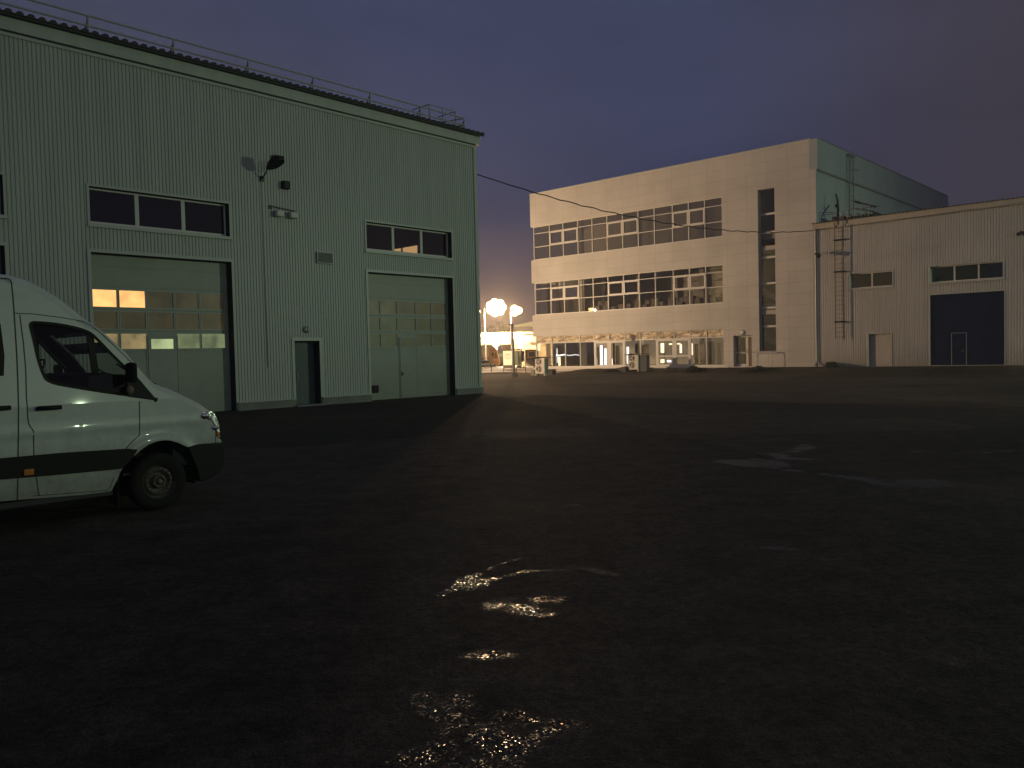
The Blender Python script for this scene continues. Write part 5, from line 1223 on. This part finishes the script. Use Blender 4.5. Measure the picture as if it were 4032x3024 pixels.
# ================================================================== LIT YARD BEYOND THE GAP
def build_far():
    def strip(name, pts, m, h):
        mb = MB(); P = [on_ground(*q) for q in pts]; k = len(P)
        mb.v += [(q.x, q.y, q.z+h) for q in P]+[(q.x, q.y, q.z-.2) for q in P]; mb.f.append(tuple(range(k)))
        for i in range(k): mb.f.append((i, (i+1) % k, k+(i+1) % k, k+i))
        return struct(mb.build(name, m))
    strip('pavement', [(1860, 1471.5), (2110, 1468), (2135, 1452), (1840, 1453.5)], 'pavement', .10)
    strip('kerb', [(1858, 1475), (2020, 1470), (2100, 1468.5), (2100, 1466.3), (2020, 1467.2), (1859, 1471)], 'kerb', .15)
    strip('kerb', [(1840, 1453), (2100, 1452), (2100, 1447), (1840, 1447.5)], 'kerb', .16)
    # white building with a lit canopy
    Y = 134; pL = at_dist(1780, 1448, Y); pR = at_dist(2170, 1448, Y); zt = at_dist(1950, 1309.5, Y-4).z; zc = at_dist(1950, 1353, Y-4).z
    T = thing('service_building', 'floodlit cream building with a deep flat canopy at the far side of the yard', 'building', (pL.x, Y, 0))
    W_ = pR.x-pL.x; xs = at_dist(2014, 1400, Y-4).x-pL.x
    MB().box(0, W_, 0, 10, -.3, zt-.3).build('wall', 'far_building', T)
    MB().box(0, xs, -4, 0-.01, zc, zt).build('canopy', 'far_building', T, bevel=.03)
    MB().box(0, xs, -4.05, -4.0, zc-.16, zc+.0).build('canopy_edge', 'kerb', T)
    MB().box(0, xs, -.06, -.01, -.2, zc-.01).build('recessed_wall', 'far_brown', T)
    MB().box(xs, W_, -3.5, -.01, -.3, zt-.0).build('side_block', 'far_building', T)
    MB().box(xs+.3, W_, -3.62, -3.51, zt-.30, zt-.05).build('roof_trim', 'kerb', T)
    for k in range(6):
        x = at_dist(2086+k*5.6, 1350, Y-3.5).x-pL.x; MB().box(x, x+.10, -3.56, -3.505, at_dist(2090, 1357, Y-3.5).z, at_dist(2090, 1345.5, Y-3.5).z).build('vent_slot', 'far_brown', T)
    for k in range(3):
        x = W_*(.2+.22*k); MB().box(x, x+.25, -3.6, -3.3, -.2, zc-.01).build('canopy_column', 'far_building', T)
    Y = 175; a, b = at_dist(2025, 1310, Y), at_dist(2180, 1272, Y)
    T = thing('storage_shed', 'dark grey shed with a pale green roof edge, far behind the floodlit cream building', 'shed', (a.x, Y, 0))
    z1 = at_dist(2060, 1286, Y).z; z2 = at_dist(2060, 1273, Y).z
    MB().box(0, b.x-a.x, 0, 12, -.3, z1).build('wall', 'far_grey', T); MB().prism([(0, z1), (b.x-a.x, z1), (b.x-a.x, z2+1.1), (0, z2-.4)], -.3, 12).build('roof', 'far_teal', T)
    # trees
    for j, (px, top, sd, wd) in enumerate(((1902, 1266, 1, 34), (1945, 1274, 2, 30), (1985, 1268, 3, 32))):
        Y = 158+j*4; p = at_dist(px, 1440, Y); zt = at_dist(px, top, Y).z; rnd = random.Random(sd)
        T = thing('distant_tree', ('broad dark tree behind the left end of the floodlit canopy', 'lower dark tree behind the middle of the floodlit canopy', 'dark tree behind the floodlit canopy beside the grey pole')[j], 'tree', (p.x, Y, 0), 0, 'trees behind the floodlit building')
        mb = MB(); mb.tube([(0, 0, -.2), (.1, 0, zt*.45), (-.1, .1, zt*.75)], .22, 8, r1=.08)
        for k in range(5): a = k*1.3; mb.tube([(0, 0, zt*.4+k*.3), (1.3*math.cos(a), 1.0*math.sin(a), zt*.62+k*.3)], .08, 5, r1=.03)
        mb.build('trunk', 'bark', T); mb = MB(); rw = wd*Y/PXF
        cl = [(rnd.gauss(0, .45)*rw, rnd.gauss(0, .4)*rw, zt*.72+rnd.gauss(0, .12)*zt, rnd.uniform(.5, 1.0)) for _ in range(16)]
        for cx_, cy_, cz_, r_ in cl:
            for k in range(110):
                d = Vector((rnd.gauss(0, 1), rnd.gauss(0, 1), rnd.gauss(0, .8))).normalized()*r_*rnd.uniform(.5, 1.1); c = Vector((cx_, cy_, min(cz_, zt-r_*.8)))+d
                a = Vector((rnd.uniform(-1, 1), rnd.uniform(-1, 1), rnd.uniform(-1, 1))).normalized()*.14; b = a.orthogonal().normalized()*.09; mb.quad(c-a, c+b, c+a, c-b)
        mb.build('crown', 'leaf_dark', T)
    # orange lorry
    Y = 116; s = Y/PXF; p = at_dist(1928, 1446, Y); z = lambda py: at_dist(1950, py, Y).z; X = lambda px: at_dist(px, 1400, Y).x-p.x
    T = thing('orange_lorry', 'orange lorry with a tall roof fairing and a low flat trailer', 'lorry', (p.x, Y, 0))
    prof = [(0, z(1435)), (0, z(1372)), (X(1932), z(1364)), (X(1940), z(1364)), (X(1955), z(1372)), (X(1959), z(1388)), (X(1961), z(1400)), (X(1967), z(1415)), (X(1969), z(1430)), (X(1967), z(1438)), (X(1944), z(1438)), (X(1943), z(1430)), (X(1938), z(1427)), (X(1934), z(1432)), (X(1933), z(1437))]
    MB().prism(prof, 0, 2.4).build('cab', 'truck_orange', T, bevel=.04)
    w = [(X(1936), z(1390)), (X(1943), z(1389)), (X(1944), z(1404)), (X(1936), z(1400))]
    MB().prism(w, -.02, .0).build('side_window', 'plain_dark', T)
    MB().prism([(X(1950), z(1390)), (X(1954), z(1390)), (X(1956), z(1410)), (X(1951), z(1410))], -.02, 0).build('front_quarter_window', 'plain_dark', T)
    MB().box(X(1958.5), X(1958.5)+.06, .2, 2.2, z(1404), z(1388)).build('windscreen', 'plain_dark', T)
    MB().box(X(1945), X(1949), -.25, -.05, z(1402), z(1391)).build('mirror', 'truck_orange', T, bevel=.02)
    for px in (1939, 1906, 1896): 
        m = MB(); m.lathe([(.0, -.02), (.2, -.0), (.22, .02)], (X(px), .0, .42), 'y', 16); 
        t_ = MB(); t_.lathe([(.22, 0), (.42, -.02), (.46, .05), (.46, .3), (.2, .3)], (X(px), .02, .42), 'y', 20); q = t_.build('tyre', 'dark_rubber', T, True); m.build('hub', 'ac_white', q, True)
    MB().box(X(1940), X(1956), -.02, .02, z(1419), z(1414)).build('step_plate', 'ac_white', T)
    MB().box(X(1861), X(1932), .1, 2.3, z(1428), z(1420)).build('chassis', 'truck_dark', T); MB().box(X(1862), X(1928), .05, 2.3, z(1420), z(1417.5)).build('trailer_bed', 'kerb', T)
    m = MB()
    for px in (1886, 1898, 1910, 1922): m.box(X(px), X(px)+.07, .05, .12, z(1418), z(1406))
    m.box(X(1880), X(1926), .05, .1, z(1410), z(1408)); m.build('stake_rail', 'truck_dark', T)
    MB().box(X(1910), X(1928), -.05, .05, z(1437), z(1428)).build('tank', 'ac_white', T, bevel=.05)
    MB().box(X(1908), X(1931), .0, .3, z(1445), z(1438.5)).build('side_guard', 'kiosk_green', T)
    # dark lorry cab behind the sign
    Y = 122; p = at_dist(1958, 1446, Y); X = lambda px: at_dist(px, 1400, Y).x-p.x; z = lambda py: at_dist(1970, py, Y).z
    T = thing('dark_lorry', 'dark lorry cab standing between the orange lorry and the white notice board', 'lorry', (p.x, Y, 0))
    MB().prism([(0, z(1444)), (0, z(1384)), (X(1962), z(1374)), (X(1972), z(1364)), (X(1979), z(1376)), (X(1982), z(1400)), (X(1984), z(1444))], 0, 2.4).build('cab', 'truck_dark', T, bevel=.05)
    MB().box(X(1961), X(1980), -.05, -.005, z(1404), z(1391)).build('side_panel', 'far_teal', T); m = MB(); m.lathe([(0, 0), (.45, 0), (.5, .1)], (X(1971), -.03, .5), 'y', 18); m.build('tyre', 'dark_rubber', T, True)
    # second orange lorry inside a dark bay on the right
    Y = 118; p = at_dist(2066, 1446, Y); X = lambda px: at_dist(px, 1400, Y).x-p.x; z = lambda py: at_dist(2080, py, Y).z
    T = thing('container_bay', 'dark open container bay at the right of the lit yard', 'container', (p.x, Y, 0))
    m = MB(); m.box(X(2067), X(2069), 0, 3, z(1424), z(1376)); m.box(X(2067), X(2120), 0, 3, z(1379), z(1376)); m.box(X(2118), X(2120), 0, 3, z(1424), z(1379)); m.box(X(2067), X(2120), 3, 3.1, -.2, z(1379)); m.build('frame', 'far_brown', T)
    T = thing('orange_truck_cab', 'orange truck cab with a dark round-cornered windscreen inside the dark container bay', 'lorry', (p.x, Y+.6, 0))
    MB().prism([(X(2075), z(1424)), (X(2075), z(1386)), (X(2079), z(1381)), (X(2112), z(1379)), (X(2112), z(1424))], 0, 2).build('cab', 'truck_orange', T, bevel=.06)
    MB().box(X(2083), X(2106), -.05, .0, z(1405), z(1386)).build('windscreen', 'plain_dark', T, bevel=.02); MB().box(X(2073), X(2112), -.08, .0, z(1424), z(1410)).build('bumper', 'truck_dark', T)
    # kiosks, notice board, fences
    Y = 96; p = at_dist(1981, 1447, Y); p.z = ground_z(p.x, Y); X = lambda px: at_dist(px, 1400, Y).x-p.x; z = lambda py: at_dist(1998, py, Y).z-p.z
    T = thing('notice_board', 'tall white notice board with a small framed picture under a brown lintel', 'notice board', p)
    MB().box(X(1981.5), X(2015), 0, .25, z(1438), z(1382)).build('board', 'sign_added_glow', T, bevel=.03)
    MB().box(X(1980), X(2022), -.03, .3, z(1381), z(1375)).build('lintel', 'far_brown', T); MB().box(X(2016), X(2021), 0, .28, z(1447), z(1381)).build('post', 'far_brown', T)
    MB().prism([(X(1980), z(1449)), (X(2018), z(1449)), (X(2017), z(1440)), (X(1983), z(1440))], -.1, .4).build('base', 'pavement', T)
    a, b, c, d_ = X(1988), X(2008), z(1414), z(1392); m = MB(); m.box(a, b, -.02, -.001, c, d_); f_ = m.build('picture', 'sign_added_glow', T)
    m = MB(); w_ = .04; m.box(a, b, -.035, -.02, c, c+w_); m.box(a, b, -.035, -.02, d_-w_, d_); m.box(a, a+w_, -.035, -.02, c+w_, d_-w_); m.box(b-w_, b, -.035, -.02, c+w_, d_-w_)
    m.box(a+.1, a+.28, -.03, -.021, c+.3, c+.38); m.box(a+.26, a+.5, -.03, -.021, d_-.2, d_-.1); m.box(a+.22, a+.42, -.03, -.021, c+.07, c+.14); m.build('picture_frame', 'sign_pink', f_)
    MB().box(X(1993), X(2005), .0, .2, z(1375), z(1364)).build('lamp_housing', 'far_brown', T, bevel=.03)
    Y = 98; p = at_dist(2020, 1447, Y); p.z = ground_z(p.x, Y); X = lambda px: at_dist(px, 1400, Y).x-p.x
    T = thing('green_cabinet', 'pale green upright cabinet under a brown beam, right of the grey pole', 'cabinet', p)
    MB().box(X(2019), X(2051), 0, .6, z(1439), z(1381)).build('housing', 'kiosk_green', T, bevel=.02); m = MB(); m.box(X(2040), X(2043), -.02, -.001, z(1436), z(1386)); m.box(X(2033), X(2040), -.02, -.001, z(1388), z(1385)); m.build('door_seam', 'far_grey', T)
    MB().box(X(2024), X(2057), -.05, .6, z(1380), z(1374.5)).build('beam', 'far_brown', T); MB().box(X(2051.5), X(2057), .05, .5, z(1420), z(1380)).build('side_post', 'truck_dark', T); MB().box(X(2052), X(2065), .3, .8, z(1425), z(1384)).build('rear_box', 'far_grey', T, bevel=.05)
    MB().box(X(2035), X(2052), -.1, .5, z(1449), z(1440)).build('base', 'far_grey', T)
    Y = 101; p = at_dist(2053, 1447, Y); p.z = ground_z(p.x, Y); X = lambda px: at_dist(px, 1400, Y).x-p.x
    T = thing('mesh_fence_panel', 'low pale framed fence panel right of the green cabinet', 'fence', p); m = MB(); w_ = .05
    x0, x1, z0, z1 = X(2053), X(2093), z(1443), z(1424)
    for a in (x0, (x0+x1)/2-.2, x1-w_): m.box(a, a+w_, 0, .05, z0, z1)
    m.box(x0, x1, -.005, .045, z1, z1+.05); m.box(x0, x1, -.005, .045, z0-.05, z0); m.build('frame', 'galvanised', T)
    m = MB(); k = x0
    while k < x1: m.box(k, k+.02, .02, .03, z0, z1); k += .09
    m.build('mesh', 'far_brown', T)
    def barrier(pxs, top, label):
        p = on_ground(pxs[0], 1470); X = lambda px: at_dist(px, 1450, p.y).x-p.x; h = at_dist(pxs[0], top, p.y).z-p.z
        T = thing('pipe_barrier', label, 'barrier', p, 0, 'thin pipe barriers along the far kerb')
        for q in pxs: MB().tube([(X(q), 0, -.1), (X(q), 0, h)], .035, 6).build('post', 'rusty_steel', T)
        if len(pxs) > 1: MB().tube([(X(pxs[0]), 0, h-.03), (X(pxs[1]), 0, h-.03)], .035, 6).build('rail', 'rusty_steel', T)
    barrier((1935.5,), 1441, 'single thin post by the far kerb below the orange lorry'); barrier((1983, 2016), 1440, 'thin pipe barrier with one rail below the white notice board'); barrier((2034, 2070), 1445, 'thin pipe barrier with one rail right of the grey pole')
build_far()

# ================================================================== LAMPS
WARM = (1.0, .66, .34)
def mast(label, px, py, Y, energy, color, heads, head_r, glow, group='lamp masts around the yard', foot_px=None, lens_r=.3):
    p = at_dist(px, py, Y); fx = at_dist(foot_px, 1400, Y).x if foot_px else p.x
    T = thing('lamp_mast', label, 'lamp mast', (fx, Y, ground_z(fx, Y)), 0, group); h = p.z-T.location.z; dx = p.x-fx
    MB().tube([(0, 0, -.1), (0, 0, h*.5), (0, 0, h-.1)], .13, 12, r1=.08).build('mast', 'white_frame', T, True)
    MB().tube([(0, 0, h-.15), (dx*.5, 0, h+.1), (dx, 0, h+.05)], .05, 8).build('arm', 'galvanised', T, True)
    for k in range(heads):
        a = 2*math.pi*k/max(1, heads); ox = dx+(head_r*math.cos(a) if heads > 1 else 0); oz = h+(head_r*.8*math.sin(a) if heads > 1 else 0)
        m = MB(); m.lathe([(.05, .30), (lens_r*.6, .22), (lens_r*1.05, -.03), (lens_r*1.0, -.06)], (ox, -.05, oz), 'y', 20); hd = m.build('lamp_head', 'galvanised', T, True)
        m = MB(); m.lathe([(0, -.16), (lens_r*.6, -.13), (lens_r*.97, -.06)], (ox, -.05, oz), 'y', 20); m.build('lens', glow, hd, True)
    if energy > 50000: light('lamp_light', 'SPOT', (dx, -.2, h), energy, color, .35, T, (dx, 12, h-5), 176, .25)   # the heads face the far side of the yard
    else: light('lamp_light', 'POINT', (dx, -.6, h), energy, color, .35, T)
    return T
mast('tall lamp mast with a blazing cluster of floodlights, behind the orange lorry', 1953, 1211, 128, 290000, (1, .60, .27), 7, 1.0, 'lamp_glow', foot_px=1912, lens_r=.62)
mast('lamp mast with a bright pair of floodlights just right of the brightest cluster', 2031, 1223, 122, 8000, (1, .50, .18), 3, .45, 'lamp_glow', foot_px=2014.7, lens_r=.5)
mast('small distant orange lamp peeping past the workshop corner', 1884, 1226, 170, 3000, (1, .55, .25), 1, 0, 'lamp_glow_soft', lens_r=.42)
mast('low white floodlight glaring in front of the canopy', 1953.7, 1348, 119, 6000, (1, .86, .62), 1, 0, 'lamp_glow', lens_r=.55)
mast('low warm floodlight on the cream wall, right of the grey pole', 2047.7, 1326, 125, 5000, (1, .8, .5), 1, 0, 'lamp_glow', lens_r=.4)
def free_mast(label, loc, h, energy, color, kind='POINT', aim=None, cone=120, lens='lamp_glow'):
    z0 = ground_z(*loc); T = thing('lamp_mast', label, 'lamp mast', (loc[0], loc[1], z0), 0, 'lamp masts around the yard')
    MB().tube([(0, 0, -.1), (0, 0, h)], .12, 12, r1=.07).build('mast', 'galvanised', T, True)
    d = Vector((aim[0]-loc[0], aim[1]-loc[1], 0)).normalized() if aim else Vector((0, -1, 0))
    m = MB(); m.tube([(0, 0, h-.1), (d.x*.35, d.y*.35, h)], .05, 6); m.build('arm', 'galvanised', T)
    c = Vector((d.x*.45, d.y*.45, h)); m = MB(); m.ico(tuple(c), .26, 2, 0, (1, 1, .6)); hd = m.build('lamp_head', 'galvanised', T, True)
    m = MB(); m.ico(tuple(c+d*.16), .36, 2, 0, (1, 1, .8)); m.build('lens', lens, hd, True)
    lc = c+d*.6; a = (aim[0]-loc[0], aim[1]-loc[1], aim[2]-z0) if aim else None
    light('lamp_light', kind, lc, energy, color, .22, T, a, cone, .6)
    return T
free_mast('added warm lamp mast, unseen behind the workshop end, brightening the far pavement and notice board', (-12.5, 86), 8.0, 16000, (1.0, .70, .38))  # added light source kept out of sight, brightens board, pole and pavement
free_mast('warm lamp mast hidden behind the workshop, lighting the panelled block', (-23.9, 63.7), 6.9, 41000, (1.0, .67, .38))
GREEN = (.77, 1.0, .64)
free_mast('greenish floodlight mast on the right side of the yard, outside the photograph', (52.0, 22.5), 10.0, 12000, GREEN, 'SPOT', (-14, 24, 3), 168, lens='lamp_glow_green')
free_mast('greenish floodlight mast behind the viewer on the right, outside the photograph', (38.0, -9.0), 9.5, 4300, GREEN, 'SPOT', (-8, 14, 2), 70, lens='lamp_glow_green')

# ================================================================== HAZE
HAZE = 0.0012
if HAZE:
    m = bpy.data.materials.new('haze'); m.use_nodes = True; t = m.node_tree
    for n_ in list(t.nodes): t.nodes.remove(n_)
    o = t.nodes.new('ShaderNodeOutputMaterial'); pv = t.nodes.new('ShaderNodeVolumePrincipled'); pv.inputs['Density'].default_value = HAZE; pv.inputs['Color'].default_value = (.9, .9, .92, 1)
    pv.inputs['Anisotropy'].default_value = .1
    t.links.new(pv.outputs[0], o.inputs['Volume']); MATS['haze'] = m
    hz = MB().box(-950, 950, -70, 2450, -1.4, 24).build('haze', 'haze'); hz['kind'] = 'stuff'
